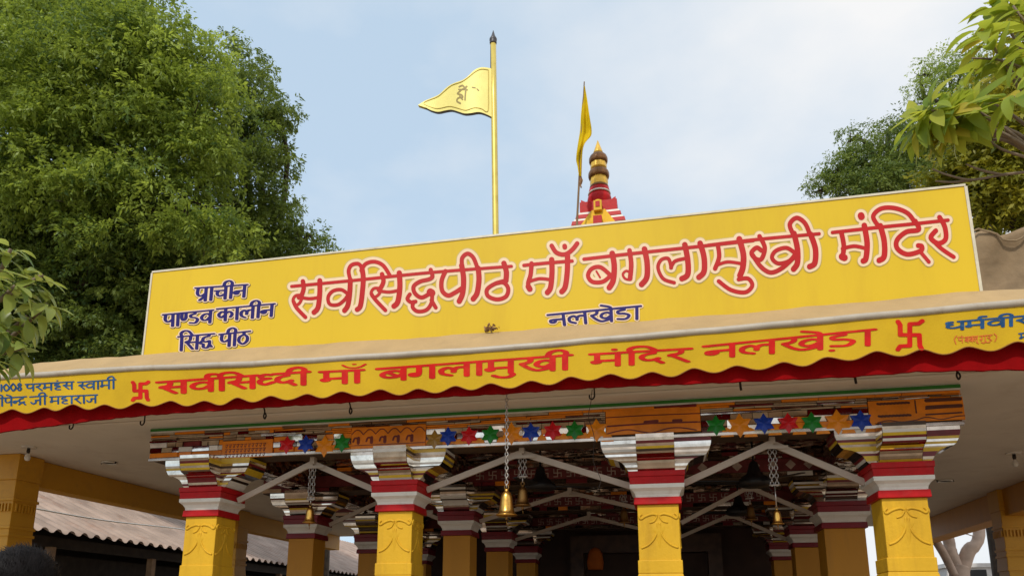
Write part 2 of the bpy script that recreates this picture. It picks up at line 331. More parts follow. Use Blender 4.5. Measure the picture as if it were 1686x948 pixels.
# ------------------------------------------------------------------ lettering: brush strokes turned into one flat outline mesh
def stroke_mesh(strokes, step=0.8, grow=0.0, nib=None, shift=(0, 0), maxrun=10):
    """strokes: list of (points, width). Returns verts (2-D) and faces of the union of the brush strokes."""
    segs = []
    for pts, wd in strokes:
        P = [np.array(p, float)+np.array(shift) for p in pts]
        ax, ay = (wd/2+grow, wd/2+grow) if nib is None else (nib[0]*wd/2+grow, nib[1]*wd/2+grow)
        if len(P) == 1: P = [P[0], P[0]+1e-3]
        for a, b in zip(P[:-1], P[1:]): segs.append((a, b, ax, ay))
    allp = np.array([p for s_ in segs for p in s_[:2]]); mg = max(max(s_[2], s_[3]) for s_ in segs)+2*step
    x0, y0 = allp.min(0)-mg; x1, y1 = allp.max(0)+mg
    nx, ny = int((x1-x0)/step)+2, int((y1-y0)/step)+2
    fld = np.full((ny, nx), 9.0)
    for a, b, ax, ay in segs:
        i0 = max(0, int((min(a[0], b[0])-ax-x0)/step)-2); i1 = min(nx, int((max(a[0], b[0])+ax-x0)/step)+3)
        j0 = max(0, int((min(a[1], b[1])-ay-y0)/step)-2); j1 = min(ny, int((max(a[1], b[1])+ay-y0)/step)+3)
        X = (x0+np.arange(i0, i1)*step)[None, :]; Yy = (y0+np.arange(j0, j1)*step)[:, None]
        px, py = (X-a[0])/ax, (Yy-a[1])/ay; dx, dy = (b[0]-a[0])/ax, (b[1]-a[1])/ay
        t = np.clip((px*dx+py*dy)/(dx*dx+dy*dy+1e-12), 0, 1)
        d = (np.hypot(px-t*dx, py-t*dy)-1)*min(ax, ay)
        fld[j0:j1, i0:i1] = np.minimum(fld[j0:j1, i0:i1], d)
    ins = fld < 0
    c = ins[:-1, :-1].astype(int)+ins[:-1, 1:]+ins[1:, 1:]+ins[1:, :-1]
    V = []; Fc = []
    for j in range(ny-1):
        row = np.nonzero(c[j])[0]; k = 0
        while k < len(row):
            i = row[k]
            if c[j, i] == 4:
                e = k
                while e+1 < len(row) and row[e+1] == row[e]+1 and c[j, row[e+1]] == 4 and row[e+1]-i < maxrun: e += 1
                xa, xb, ya, yb = x0+i*step, x0+(row[e]+1)*step, y0+j*step, y0+(j+1)*step
                o = len(V); V += [(xa, ya), (xb, ya), (xb, yb), (xa, yb)]; Fc.append((o, o+1, o+2, o+3)); k = e+1
            else:
                cs = [(i, j), (i+1, j), (i+1, j+1), (i, j+1)]; poly = []
                for q in range(4):
                    a, b = cs[q], cs[(q+1) % 4]; fa, fb = fld[a[1], a[0]], fld[b[1], b[0]]
                    if fa < 0: poly.append((x0+a[0]*step, y0+a[1]*step))
                    if (fa < 0) != (fb < 0):
                        t = fa/(fa-fb); poly.append((x0+(a[0]+(b[0]-a[0])*t)*step, y0+(a[1]+(b[1]-a[1])*t)*step))
                if len(poly) >= 3:
                    o = len(V); V += poly; Fc.append(tuple(range(o, o+len(poly))))
                k += 1
    return V, Fc
def lay(name, V, Fc, place, material, parent):
    mb = MB(); mb.add([place(x, y) for x, y in V], [tuple(reversed(f)) for f in Fc]); return finish(name, mb, material, parent)

# Devanagari stroke alphabet: head line at v = 1, foot at v = 0; 'S' smooth stroke, 'L' straight
G = {
 'sa': (.95, [('L', [(.80,1),(.80,0)]), ('S', [(.36,1),(.38,.82),(.32,.66),(.14,.60),(.10,.55)]), ('L', [(.14,.57),(.54,.04)]), ('L', [(.24,.52),(.80,.52)])]),
 'va': (.84, [('L', [(.70,1),(.70,0)]), ('S', [(.70,.58),(.52,.74),(.26,.70),(.12,.48),(.24,.26),(.50,.26),(.70,.50)])]),
 'ba': (.84, [('L', [(.70,1),(.70,0)]), ('S', [(.70,.58),(.52,.74),(.26,.70),(.12,.48),(.24,.26),(.50,.26),(.70,.50)]), ('L', [(.26,.66),(.54,.32)])]),
 'ra': (.66, [('S', [(.38,1),(.42,.84),(.36,.68),(.16,.60),(.12,.55)]), ('L', [(.16,.57),(.58,.03)])]),
 'da': (.72, [('L', [(.42,1),(.42,.82)]), ('S', [(.42,.82),(.18,.72),(.10,.50),(.22,.30),(.42,.30),(.54,.40)]), ('L', [(.44,.32),(.64,.04)])]),
 'dha': (.86, [('L', [(.72,1),(.72,0)]), ('S', [(.30,.98),(.12,.96),(.10,.80),(.30,.68),(.12,.58),(.14,.34),(.40,.26),(.72,.42)])]),
 'pa': (.78, [('L', [(.64,1),(.64,0)]), ('S', [(.16,1),(.13,.62),(.24,.42),(.44,.42),(.64,.56)])]),
 'tha': (.78, [('L', [(.42,1),(.42,.78)]), ('S', [(.42,.78),(.16,.64),(.12,.30),(.38,.06),(.64,.28),(.62,.62),(.42,.78)])]),
 'ma': (.86, [('L', [(.16,1),(.16,.36)]), ('S', [(.16,.40),(.06,.36),(.10,.26),(.20,.30),(.20,.42)]), ('L', [(.16,.42),(.70,.42)]), ('L', [(.70,1),(.70,0)])]),
 'ga': (.80, [('S', [(.28,1),(.28,.46),(.22,.24),(.08,.26),(.08,.40),(.26,.42)]), ('L', [(.64,1),(.64,0)])]),
 'la': (.92, [('L', [(.78,1),(.78,0)]), ('S', [(.34,.10),(.12,.26),(.10,.56),(.28,.70),(.42,.54),(.42,.36)]), ('S', [(.42,.52),(.54,.68),(.78,.66)])]),
 'kha': (1.12, [('S', [(.34,1),(.38,.84),(.32,.68),(.14,.60)]), ('S', [(.14,.58),(.36,.22),(.60,.06),(.98,.22)]), ('L', [(.98,1),(.98,0)]), ('S', [(.98,.60),(.82,.74),(.62,.68),(.54,.48),(.64,.32),(.82,.32),(.98,.50)])]),
 'na': (.78, [('L', [(.64,1),(.64,0)]), ('L', [(.20,.54),(.64,.54)]), ('S', [(.22,.54),(.08,.50),(.08,.34),(.20,.30),(.28,.42),(.22,.54)])]),
 'dda': (.76, [('L', [(.42,1),(.42,.84)]), ('S', [(.42,.84),(.16,.76),(.18,.58),(.44,.52),(.62,.36),(.48,.10),(.14,.14)])]),
 'ca': (.84, [('L', [(.70,1),(.70,0)]), ('L', [(.08,.68),(.70,.68)]), ('S', [(.26,.68),(.20,.44),(.36,.26),(.70,.40)])]),
 'nn': (.54, [('S', [(.10,1),(.10,.56),(.22,.40),(.36,.56),(.36,1)])]),
 'ka': (1.0, [('L', [(.50,1),(.50,0)]), ('S', [(.50,.62),(.28,.74),(.10,.52),(.24,.28),(.50,.48)]), ('S', [(.50,.60),(.76,.70),(.90,.48),(.80,.26)])]),
 'ha': (.76, [('L', [(.44,1),(.44,.84)]), ('S', [(.44,.84),(.18,.78),(.18,.60),(.48,.56),(.56,.40),(.30,.34),(.18,.16),(.34,.02),(.60,.02)])]),
 'ja': (.96, [('L', [(.80,1),(.80,0)]), ('L', [(.44,.54),(.80,.54)]), ('S', [(.46,.54),(.46,.26),(.26,.14),(.10,.32)])]),
 'hs': (.56, [('S', [(.36,1),(.38,.82),(.32,.66),(.14,.60),(.10,.55)]), ('L', [(.14,.57),(.50,.06)]), ('L', [(.24,.52),(.56,.52)])]),
 'hn': (.44, [('L', [(.20,.54),(.44,.54)]), ('S', [(.22,.54),(.08,.50),(.08,.34),(.20,.30),(.28,.42),(.22,.54)])]),
 'hdh': (.52, [('S', [(.42,.96),(.22,1.0),(.10,.86),(.20,.72),(.38,.69)]), ('S', [(.36,.68),(.12,.60),(.08,.38),(.24,.22),(.50,.36)])]),
 'aa': (.36, [('L', [(.20,1),(.20,0)])]),
 'i': (.36, [('L', [(.20,1),(.20,0)]), ('S', [(.20,1),(.14,1.22),(.30,1.38),(.60,1.34),(.86,1.0)])]),
 'ii': (.36, [('L', [(.20,1),(.20,0)]), ('S', [(.20,1),(.22,1.24),(.04,1.40),(-.20,1.30),(-.28,1.0)])]),
 'ddha': (.86, [('L', [(.56,1),(.56,.86)]), ('S', [(.56,.86),(.26,.78),(.20,.58),(.36,.46),(.60,.52)]), ('S', [(.12,.52),(.06,.38),(.24,.30),(.26,.08),(.50,.02),(.62,.26),(.62,.50)]), ('L', [(.64,.24),(.76,.06)])]),
 'sp': (.5, []),
}
MARKS = {  # drawn over / under the glyph before, x measured from that glyph's right stem
 'e': [('S', [(0,1),(-.06,1.18),(-.40,1.36)])], 'anu': [('L', [(-.1,1.28),(-.08,1.28)])],
 'cb': [('S', [(-.42,1.46),(-.28,1.27),(-.08,1.20),(.10,1.27),(.24,1.46)]), ('L', [(-.11,1.50),(-.06,1.50)])],
 'u': [('S', [(0,.0),(.06,-.12),(-.06,-.30),(-.30,-.28),(-.46,-.14)])], 'uu': [('S', [(0,0),(-.1,-.12),(.1,-.22),(.26,-.36)])],
 'reph': [('S', [(0,1),(-.12,1.14),(-.06,1.34),(.14,1.34)])], 'rs': [('L', [(-.06,.34),(-.34,.08)])], 'nukta': [('L', [(-.3,-.16),(-.28,-.16)])],
}
def word(tokens, p0, p1, foot0, foot1, wv=0.17, wh=None, bar=True, slant=0.0):
    """tokens of G / MARKS laid between head-line points p0, p1 with the foot line foot0, foot1 (photo units)"""
    tot = sum(G[t][0] for t in tokens if t in G); out = []; u = 0.0; stem = 0.0; bars = []
    p0, p1, foot0, foot1 = map(lambda q: np.array(q, float), (p0, p1, foot0, foot1))
    def mapp(uu, vv):
        k = uu/tot; h = p0+(p1-p0)*k; f = foot0+(foot1-foot0)*k; q = f+(h-f)*vv
        return (q[0]+slant*(vv-.5)*abs(f[1]-h[1]), q[1])
    for t in tokens:
        if t in G:
            wd, st = G[t]
            xs = [x for k_, pts in st for x, v in pts if k_ == 'L' and abs(pts[0][0]-pts[-1][0]) < .01]
            stem = u+(max(xs) if xs else wd*.55)
            for kind, pts in st:
                P = [mapp(u+x, v) for x, v in pts]; out.append(P if kind == 'L' else smooth_line(P, 6))
            if t == 'dha' or t == 'hdh': bars.append((u+.56, u+wd)) if t == 'dha' else None
            else: bars.append((u, u+wd)) if t != 'sp' else None
            u += wd
        else:
            for kind, pts in MARKS[t]:
                P = [mapp(stem+x, v) for x, v in pts]; P = P if kind == 'L' else smooth_line(P, 6); out.append((P, .5) if t == 'cb' else P)
    if bar:
        for a, b in bars: out.append([mapp(a, 1), mapp(b, 1)])
    return [P if isinstance(P, tuple) else (P, 1.0) for P in out]

# =========================================================================================== GROUND
g = MB().box(-400, 400, -300, 700, -0.3, 0.0); tag(finish('ground', g, K['ground']), kind='structure')

# =========================================================================================== TEMPLE
temple = thing('temple_hall', 'open temple hall with yellow pillars, mirror-tiled beams and a deep flat roof', 'temple', (-1.6, 8.4, 0))
def P_(name, mb, m, parent=None, **k): return finish(name, mb, m, temple if parent is None else parent, **k)
HX0, HX1 = -6.51, 3.03
P_('platform', MB().box(-10.2, 6.9, 8.0, 21.5, 0.001, 0.30), K['floor'])
# roof: soffit sheet, slab, sloping tan edge
P_('soffit', MB().box(-10.3, 7.2, 7.44, 21.5, 4.0, 4.09), K['soffit'])
P_('roof_slab', MB().box(-10.3, 7.2, 7.47, 21.5, 4.093, 4.44), K['slab'])
P_('soffit_moulding', MB().box(-9.6, 6.2, 8.02, 8.14, 3.972, 3.999), K['soffit'], bevel=0.008)
tx = [(-10.3, 4.45), (-9.3, 4.52), (-8.75, 4.64), (-8.36, 4.703), (-7.84, 4.774), (-7.44, 4.77), (-6.28, 4.767), (-2.42, 4.70), (-1.45, 4.70), (.98, 4.694), (3.1, 4.734), (3.46, 4.72), (7.2, 4.72)]
bx = [(-10.3, 4.40), (-7.86, 4.432), (-6.15, 4.421), (-4.41, 4.364), (-1.62, 4.330), (1.03, 4.362), (3.25, 4.402), (7.2, 4.43)]
def ip(tab, x): return float(np.interp(x, [t[0] for t in tab], [t[1] for t in tab]))
mb = MB(); N = 90
xs = np.linspace(-10.3, 7.2, N)
for i in range(N-1):
    a, b = xs[i], xs[i+1]; za, zb = ip(tx, a), ip(tx, b); ya, yb = ip(bx, a), ip(bx, b)
    j = lambda x: 0.006*math.sin(x*5.1)+0.004*math.sin(x*13.7)
    mb.add([(a, 7.34, ya+.02), (b, 7.34, yb+.02), (b, 7.75, zb+j(b)), (a, 7.75, za+j(a)), (a, 7.98, za-.02), (b, 7.98, zb-.02), (a, 7.98, 4.445), (b, 7.98, 4.445), (a, 7.5, 4.445), (b, 7.5, 4.445), (a, 7.34, ya-.03), (b, 7.34, yb-.03)],
           [(0, 1, 2, 3), (3, 2, 5, 4), (4, 5, 7, 6), (6, 7, 9, 8), (8, 9, 11, 10), (10, 11, 1, 0)])
P_('roof_edge', mb, K['tan'])
# dark red board behind the cloth
rb = [(-10.3, 3.66), (-9.0, 3.71)]+[(float(q_[0]), float(q_[2])) for q_ in (at(*p_, 7.40) for p_ in [(0, 711), (159, 691), (249, 682), (420, 671), (610, 659), (820, 648), (970, 638), (1240, 627), (1409, 619), (1515, 611), (1686, 608)])]+[(5, 3.72), (7.2, 3.68)]
mb = MB(); xs = np.linspace(-10.3, 7.2, 260)
for i in range(len(xs)-1):
    a, b = xs[i], xs[i+1]; ja, jb = [0.004*math.sin(x*17)+0.003*math.sin(x*41) for x in (a, b)]
    za, zb = ip(rb, a)+ja, ip(rb, b)+jb
    mb.add([(a, 7.40, za), (b, 7.40, zb), (b, 7.40, 4.33), (a, 7.40, 4.33), (a, 7.432, za), (b, 7.432, zb), (b, 7.432, 4.33), (a, 7.432, 4.33)], [(0, 1, 2, 3), (5, 4, 7, 6), (4, 5, 1, 0), (3, 2, 6, 7)])
P_('fascia_board', mb, K['redcloth'])
# hooks under the soffit
for px, py, kind in [(236, 686, 0), (437, 672, 1), (578, 662, 1), (975, 636, 0), (1218, 620, 2), (1408, 622, 2), (1577, 612, 1), (117, 708, 0)]:
    d = at(px, py, 7.8); X = d[0] if px > 120 else d[0]
    mb = MB()
    if kind == 0: pts = [(X+.02, 7.8, 4.0), (X+.022, 7.8, 3.95), (X+.02, 7.8, 3.90), (X-.005, 7.8, 3.875), (X-.03, 7.8, 3.89), (X-.03, 7.8, 3.925)]
    elif kind == 1: pts = [(X-.02, 7.8, 4.0), (X-.005, 7.8, 3.95), (X-.015, 7.8, 3.90), (X, 7.8, 3.865), (X+.016, 7.8, 3.90), (X, 7.8, 3.94)]
    else: pts = [(X, 7.8, 4.0), (X, 7.8, 3.93), (X+.004, 7.8, 3.88)]
    mb.tube(smooth_line(pts, 4), 0.009 if kind < 2 else 0.013, 6)
    P_('hook', mb, K['iron'], smooth=True)

# ---- mirror-tiled front beam
beam = P_('front_beam', MB().box(HX0+.01, HX1-.01, 8.44, 8.84, 3.575, 3.93), K['tdark'])
P_('cornice_strip', MB().box(HX0, HX1, 8.40, 8.84, 3.932, 3.998), K['white'], beam, bevel=0.004)
P_('green_stripe', MB().box(HX0-.002, HX1+.002, 8.392, 8.3985, 3.949, 3.986), K['green'], beam)
def tiles(x0, x1, z0, z1, yf, nx, rows, mats_n, wts, tilt, depth=0.02, skip=None):
    """individual slightly tilted tiles in one wall of tiles, facing -Y"""
    mb = MB(); dz = (z1-z0)/rows
    for r_ in range(rows):
        x = x0
        while x < x1-0.02:
            wd = min((x1-x0)/nx*random.uniform(.6, 1.7), x1-x)
            if x1-x-wd < .05: wd = x1-x
            g_ = .003
            tx_, tz_ = random.gauss(0, tilt), random.gauss(0, tilt)
            a, b, c, d = x+g_, x+wd-g_, z0+r_*dz+g_, z0+(r_+1)*dz-g_
            cx_, cz_ = (a+b)/2, (c+d)/2
            if not (skip and skip(cx_, cz_)):
                q = [(px, yf+(px-cx_)*tx_+(pz-cz_)*tz_, pz) for px, pz in ((a, c), (b, c), (b, d), (a, d))]
                q2 = [(p[0], yf+depth, p[2]) for p in q]
                mi = random.choices(range(mats_n), wts)[0]
                mb.add(q+q2, [(0, 1, 2, 3), (1, 0, 4, 5), (2, 1, 5, 6), (3, 2, 6, 7), (0, 3, 7, 4)], mi)
            x += wd
    return mb
TM = [K['mirror'], K['mirror2'], K['mirdark'], K['orange'], K['twhite'], K['tred'], K['tyel']]  # orange tiles put the valance's reflection into the colour
def pz(px, py, Y=8.40): return at(px, py, Y)
panels = [[(366, 727), (447, 722), (447, 750), (366, 754)], [(579, 704), (700, 698), (700, 733), (579, 739)], [(998, 676), (1152, 668), (1152, 704), (998, 716)], [(1433, 660), (1585, 653), (1587, 688), (1433, 697)]]
PB = []
for pl in panels:
    q = np.array([pz(*p) for p in pl]); PB.append((q[:, 0].min(), q[:, 0].max(), q[:, 2].min(), q[:, 2].max()))
def inpanel(x, z): return any(a-.03 < x < b+.03 and c-.02 < z < d+.02 for a, b, c, d in PB)
mb = tiles(HX0, HX1, 3.895, 3.93, 8.408, 26, 1, 7, (1.5, 2.5, .5, 6, .1, .6, .2), 0.04, 0.025)
P_('mirror_mosaic', mb, TM, beam)
edges = [HX0]+[v_ for a_, b_, c_, d_ in PB for v_ in (a_-.004, b_+.004)]+[HX1]
for g0, g1 in zip(edges[0::2], edges[1::2]):
    if g1-g0 < .05: continue
    kx = (g1-g0)/(HX1-HX0)
    for z0_, z1_, yf_, n_, rw_, wt_, tl_ in ((3.80, 3.895, 8.411, 24, 4, (6, 4, 1.0, 4.0, 0, .12, 0), .05), (3.665, 3.80, 8.416, 60, 2, (6, 4, .8, 2.6, .15, .1, .1), .07), (3.60, 3.665, 8.414, 34, 1, (1.2, 1.0, .2, 8, .1, .1, .1), .04)):
        P_('mirror_mosaic', tiles(g0, g1, z0_, z1_, yf_, max(2, n_*kx), rw_, 7, wt_, tl_, .02), TM, beam)
mb = MB().box(HX0, HX1, 8.402, 8.44, 3.556, 3.598)
P_('edge_bead', mb, mat('bead_mirror', (0.55, 0.46, 0.38), 0.15, metal=.9, var=.3, scale=6), beam, bevel=0.006)
for a_, b_, c_, d_ in PB:
    if d_ < 3.87: P_('mirror_mosaic', tiles(a_, b_, d_+.004, 3.895, 8.413, 5, 3, 7, (5, 5, .6, 4, .2, .4, .2), .06, .02), TM, beam)
# the cloth's reflection painted as orange panels, with invented script marks and dark scallops
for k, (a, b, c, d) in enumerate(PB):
    pn = P_('painted_reflection_panel', MB().box(a, b, 8.404, 8.43, c, d), K['orange'], beam, bevel=0.003)
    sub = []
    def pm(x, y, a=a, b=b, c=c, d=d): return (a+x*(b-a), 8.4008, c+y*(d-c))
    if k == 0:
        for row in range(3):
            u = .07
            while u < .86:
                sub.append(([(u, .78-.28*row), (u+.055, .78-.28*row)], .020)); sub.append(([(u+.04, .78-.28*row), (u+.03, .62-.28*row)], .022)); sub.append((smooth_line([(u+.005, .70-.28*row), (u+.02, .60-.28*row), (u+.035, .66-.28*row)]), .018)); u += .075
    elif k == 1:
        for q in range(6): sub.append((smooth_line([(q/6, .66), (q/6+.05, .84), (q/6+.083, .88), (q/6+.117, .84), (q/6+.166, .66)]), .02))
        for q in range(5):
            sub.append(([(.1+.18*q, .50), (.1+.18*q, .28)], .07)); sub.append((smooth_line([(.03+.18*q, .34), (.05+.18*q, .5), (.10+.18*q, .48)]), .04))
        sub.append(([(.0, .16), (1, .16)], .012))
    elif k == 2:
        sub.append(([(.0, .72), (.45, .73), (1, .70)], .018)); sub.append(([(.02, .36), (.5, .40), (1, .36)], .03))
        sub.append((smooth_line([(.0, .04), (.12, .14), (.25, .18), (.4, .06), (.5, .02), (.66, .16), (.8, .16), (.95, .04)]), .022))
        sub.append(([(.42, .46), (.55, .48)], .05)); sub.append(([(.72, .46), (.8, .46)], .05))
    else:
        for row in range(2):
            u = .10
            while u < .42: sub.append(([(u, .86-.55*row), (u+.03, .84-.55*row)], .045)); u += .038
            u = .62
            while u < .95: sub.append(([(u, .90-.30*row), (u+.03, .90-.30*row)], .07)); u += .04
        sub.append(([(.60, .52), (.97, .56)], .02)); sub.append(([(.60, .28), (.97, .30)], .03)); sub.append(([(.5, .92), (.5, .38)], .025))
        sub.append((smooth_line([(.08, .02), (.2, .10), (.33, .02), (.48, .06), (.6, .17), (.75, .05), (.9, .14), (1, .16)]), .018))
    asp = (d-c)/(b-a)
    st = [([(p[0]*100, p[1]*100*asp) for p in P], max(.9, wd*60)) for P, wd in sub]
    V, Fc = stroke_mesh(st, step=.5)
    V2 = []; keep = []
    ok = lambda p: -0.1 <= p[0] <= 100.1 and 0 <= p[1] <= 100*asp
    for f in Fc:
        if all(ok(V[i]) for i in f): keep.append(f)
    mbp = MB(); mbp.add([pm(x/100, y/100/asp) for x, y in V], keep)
    finish('painted_reflection_marks', mbp, mat('painted_reflection_mark_%d' % k, (0.17, 0.022, 0.01), .4, var=.3) if k != 3 else mat('painted_reflection_mark_dark', (0.10, .03, .015), .4), beam)
# coloured star tiles
def star_pts(cx, cz, R, r, n, rot=0):
    return [((cx+(R if i % 2 == 0 else r)*math.cos(rot+math.pi*i/n)), (cz+(R if i % 2 == 0 else r)*math.sin(rot+math.pi*i/n))) for i in range(2*n)]
stars = [(472, 732, 'gred'), (503, 731, 'gblue'), (534, 734, 'gorange'), (563, 729, 'ggreen'), (715, 723, 'gmust'), (737.5, 718, 'gblue'), (772, 717, 'gred'), (807, 715, 'ggreen'), (842, 713, 'gorange'), (874, 711, 'gblue'), (910, 709, 'gred'), (946, 708, 'ggreen'), (982, 708, 'gorange'),
         (1179, 700, 'ggreen'), (1218, 700, 'gorange'), (1258, 697, 'gblue'), (1298, 696, 'gred'), (1337, 695, 'ggreen'), (1379, 694, 'gorange'), (1418, 692, 'gblue')]
for px, py, mk in stars:
    c = pz(px, py); R = 0.138 if mk == 'gorange' else 0.118
    pts = star_pts(c[0], c[2], R, R*.60, 6, math.pi/6)
    mb = MB()
    ctr = (c[0], 8.390, c[2]); ring = [(x, 8.398+.003*(i % 2), z) for i, (x, z) in enumerate(pts)]; back = [(x, 8.412, z) for x, z in pts]
    mb.add([ctr]+ring+back, [(0, 1+i, 1+(i+1) % 12) for i in range(12)]+[(1+i, 13+i, 13+(i+1) % 12, 1+(i+1) % 12) for i in range(12)])
    st = P_('star_tile', mb, K[mk], beam)
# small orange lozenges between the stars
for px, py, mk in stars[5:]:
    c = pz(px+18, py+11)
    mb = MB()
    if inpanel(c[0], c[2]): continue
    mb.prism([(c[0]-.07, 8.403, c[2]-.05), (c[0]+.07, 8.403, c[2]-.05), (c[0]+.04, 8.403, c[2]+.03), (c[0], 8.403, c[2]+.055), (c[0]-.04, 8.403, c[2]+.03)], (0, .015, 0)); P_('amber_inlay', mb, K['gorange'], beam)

# ---- pillars
BM = [K['mirror'], K['twhite'], K['tyel'], K['tred'], K['mirror2'], K['tdark'], K['mirdark']]  # coloured bands: tiles, and banner reflections painted into the mirrors
def bracket_mesh(cx, cy, z0, z1, wts):
    mb = MB(); h = z1-z0
    prof = [(.20, 0), (.29, .015), (.315, .08), (.33, .16), (.345, .23), (.37, .30), (.41, .365), (.46, .415), (.52, .45), (.545, .50), (.56, .57), (.575, .64), (.585, .72), (.595, .80), (.60, .89), (.60, 1.0)]
    for (dx, dy, reach) in ((1, 0, 1.0), (-1, 0, 1.0), (0, -1, .80), (0, 1, .80)):
        hw = .205
        for i in range(len(prof)-1):
            d0, d1 = prof[i][0]*reach, prof[i+1][0]*reach; a0, a1 = z0+prof[i][1]*h, z0+prof[i+1][1]*h
            nseg = 1
            for k in range(nseg):
                s0, s1 = -hw+2*hw*k/nseg+.004, -hw+2*hw*(k+1)/nseg-.004
                pts = [(cx+dx*d0+dy*s0, cy+dy*d0+dx*s0, a0), (cx+dx*d0+dy*s1, cy+dy*d0+dx*s1, a0), (cx+dx*d1+dy*s1, cy+dy*d1+dx*s1, a1), (cx+dx*d1+dy*s0, cy+dy*d1+dx*s0, a1)]
                if dx < 0 or dy < 0: pass
                mi = random.choices(range(7), wts)[0]
                jt = random.uniform(0, .003); pts = [(p_[0]+dx*jt*(q_ > 1), p_[1]+dy*jt*(q_ > 1), p_[2]) for q_, p_ in enumerate(pts)]
                if k and random.random() < .55: mi = mb.m[-1] if mb.m[-1] != 5 else mi
                mb.add(pts, [(0, 1, 2, 3) if (dx > 0 or dy < 0) else (3, 2, 1, 0)], mi)
        # side cheeks
        for s in (-hw, hw):
            for i in range(len(prof)-1):
                d0, d1 = prof[i][0]*reach, prof[i+1][0]*reach; a0, a1 = z0+prof[i][1]*h, z0+prof[i+1][1]*h
                c0 = .19
                pts = [(cx+dx*c0+dy*s, cy+dy*c0+dx*s, a0), (cx+dx*d0+dy*s, cy+dy*d0+dx*s, a0), (cx+dx*d1+dy*s, cy+dy*d1+dx*s, a1), (cx+dx*c0+dy*s, cy+dy*c0+dx*s, a1)]
                s_t = s/abs(s)*random.uniform(0, .004); pts = [(p_[0]+dy*s_t*(q_ in (2, 3)), p_[1]+dx*s_t*(q_ in (2, 3)), p_[2]) for q_, p_ in enumerate(pts)]
                mb.add(pts, [(0, 1, 2, 3)], random.choices(range(7), wts)[0])
    mb.box(cx-.19, cx+.19, cy-.19, cy+.19, z0, z1-.003, 5)
    return mb
def pillar(x0, x1, y0, relief, zt=2.82):
    w_ = x1-x0; cx = (x0+x1)/2; cy = y0+w_/2; h = w_/2
    ym = K['yellow'] if relief else K['ochre']  # inner shafts: oranger paint, also darkened for the dim hall
    mb = MB(); mb.box(x0, x1, y0, y0+w_, 0.30, zt)
    if relief:
        mb.box(x0-.014, x1+.014, y0-.014, y0+w_+.014, zt-.74, zt-.60)
        mb.frustum(cx, cy, h+.012, h+.012, zt-.74, h+.04, h+.04, zt-.86); mb.box(x0-.02, x1+.02, y0-.02, y0+w_+.02, .3, zt-.95)
    sh = P_('pillar', mb, ym, bevel=0.008)
    if relief:
        # carved hanging leaf on the faces
        mr = MB()
        for face in range(2):
            def fp(a, d, off=0.0):
                return (cx+a*w_, y0+off, zt-d) if face == 0 else (x1-off, cy+a*w_, zt-d)
            for s in (-1, 1):
                mr.tube([fp(*q) for q in smooth_line([(s*.02, .12), (s*.13, .105), (s*.30, .125), (s*.42, .155), (s*.46, .13), (s*.40, .10)], 5)], .014, 6)
                mr.tube([fp(*q) for q in smooth_line([(s*.03, .13), (s*.10, .18), (s*.22, .20)], 5)], .011, 6)
                mr.tube([fp(*q) for q in smooth_line([(s*.03, .20), (s*.05, .30), (s*.14, .38), (s*.28, .44), (s*.44, .47)], 5)], .013, 6)
            # petal swelling
            ring = [fp(a, d) for a, d in smooth_line([(0, .17), (.16, .24), (.07, .34), (.02, .46), (-.02, .46), (-.07, .34), (-.16, .24), (0, .17)], 4)][:-1]
            c_ = fp(0, .30, -.016); o_ = len(mr.v)
            mr.add([c_]+ring, [(0, i+1, (i+1) % len(ring)+1) for i in range(len(ring))])
        P_('leaf_relief', mr, ym, sh, smooth=True)
    rm = K['red'] if relief else K['red_shaded']  # inner bands: same red with the hall's shade painted in
    def sq(mbb, hw0, z0, hw1, z1): mbb.frustum(cx, cy, hw0, hw0, z0, hw1, hw1, z1)
    mb = MB(); sq(mb, h+.035, zt, h+.030, zt+.08); P_('red_band', mb, rm, sh, bevel=0.008)
    mb = MB(); 
    pr = [(h+.012, 0), (h+.016, .03), (h+.035, .065), (h+.065, .092), (h+.07, .094), (h+.072, .138)]
    for (a, b), (c, d) in zip(pr[:-1], pr[1:]): sq(mb, a, zt+.08+b, c, zt+.08+d)
    P_('white_capital', mb, K['white'], sh)
    mb = MB(); sq(mb, h+.068, zt+.2185, h+.075, zt+.30); sq(mb, h+.082, zt+.301, h+.084, zt+.362); P_('red_band', mb, rm, sh, bevel=0.006)
    wts = (4.0, 1.0, 2.6, 1.2, 2.4, .3, 2.0) if relief else ((2.5, 1.2, 1.0, .5, 3, 1.5, 2.5))
    P_('mirror_bracket', bracket_mesh(cx, cy, zt+.364, 3.555, wts), BM, sh)
    return sh
FX = [(-5.867, -5.433), (-3.304, -2.882), (-.295, .145), (2.165, 2.595)]
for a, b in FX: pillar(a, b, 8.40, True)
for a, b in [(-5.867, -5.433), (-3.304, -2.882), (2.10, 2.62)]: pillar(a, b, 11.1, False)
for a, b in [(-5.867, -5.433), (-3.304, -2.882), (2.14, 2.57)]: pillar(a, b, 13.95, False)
for a, b in [(-5.867, -5.433), (-3.304, -2.882), (2.16, 2.58)]: pillar(a, b, 16.9, False)
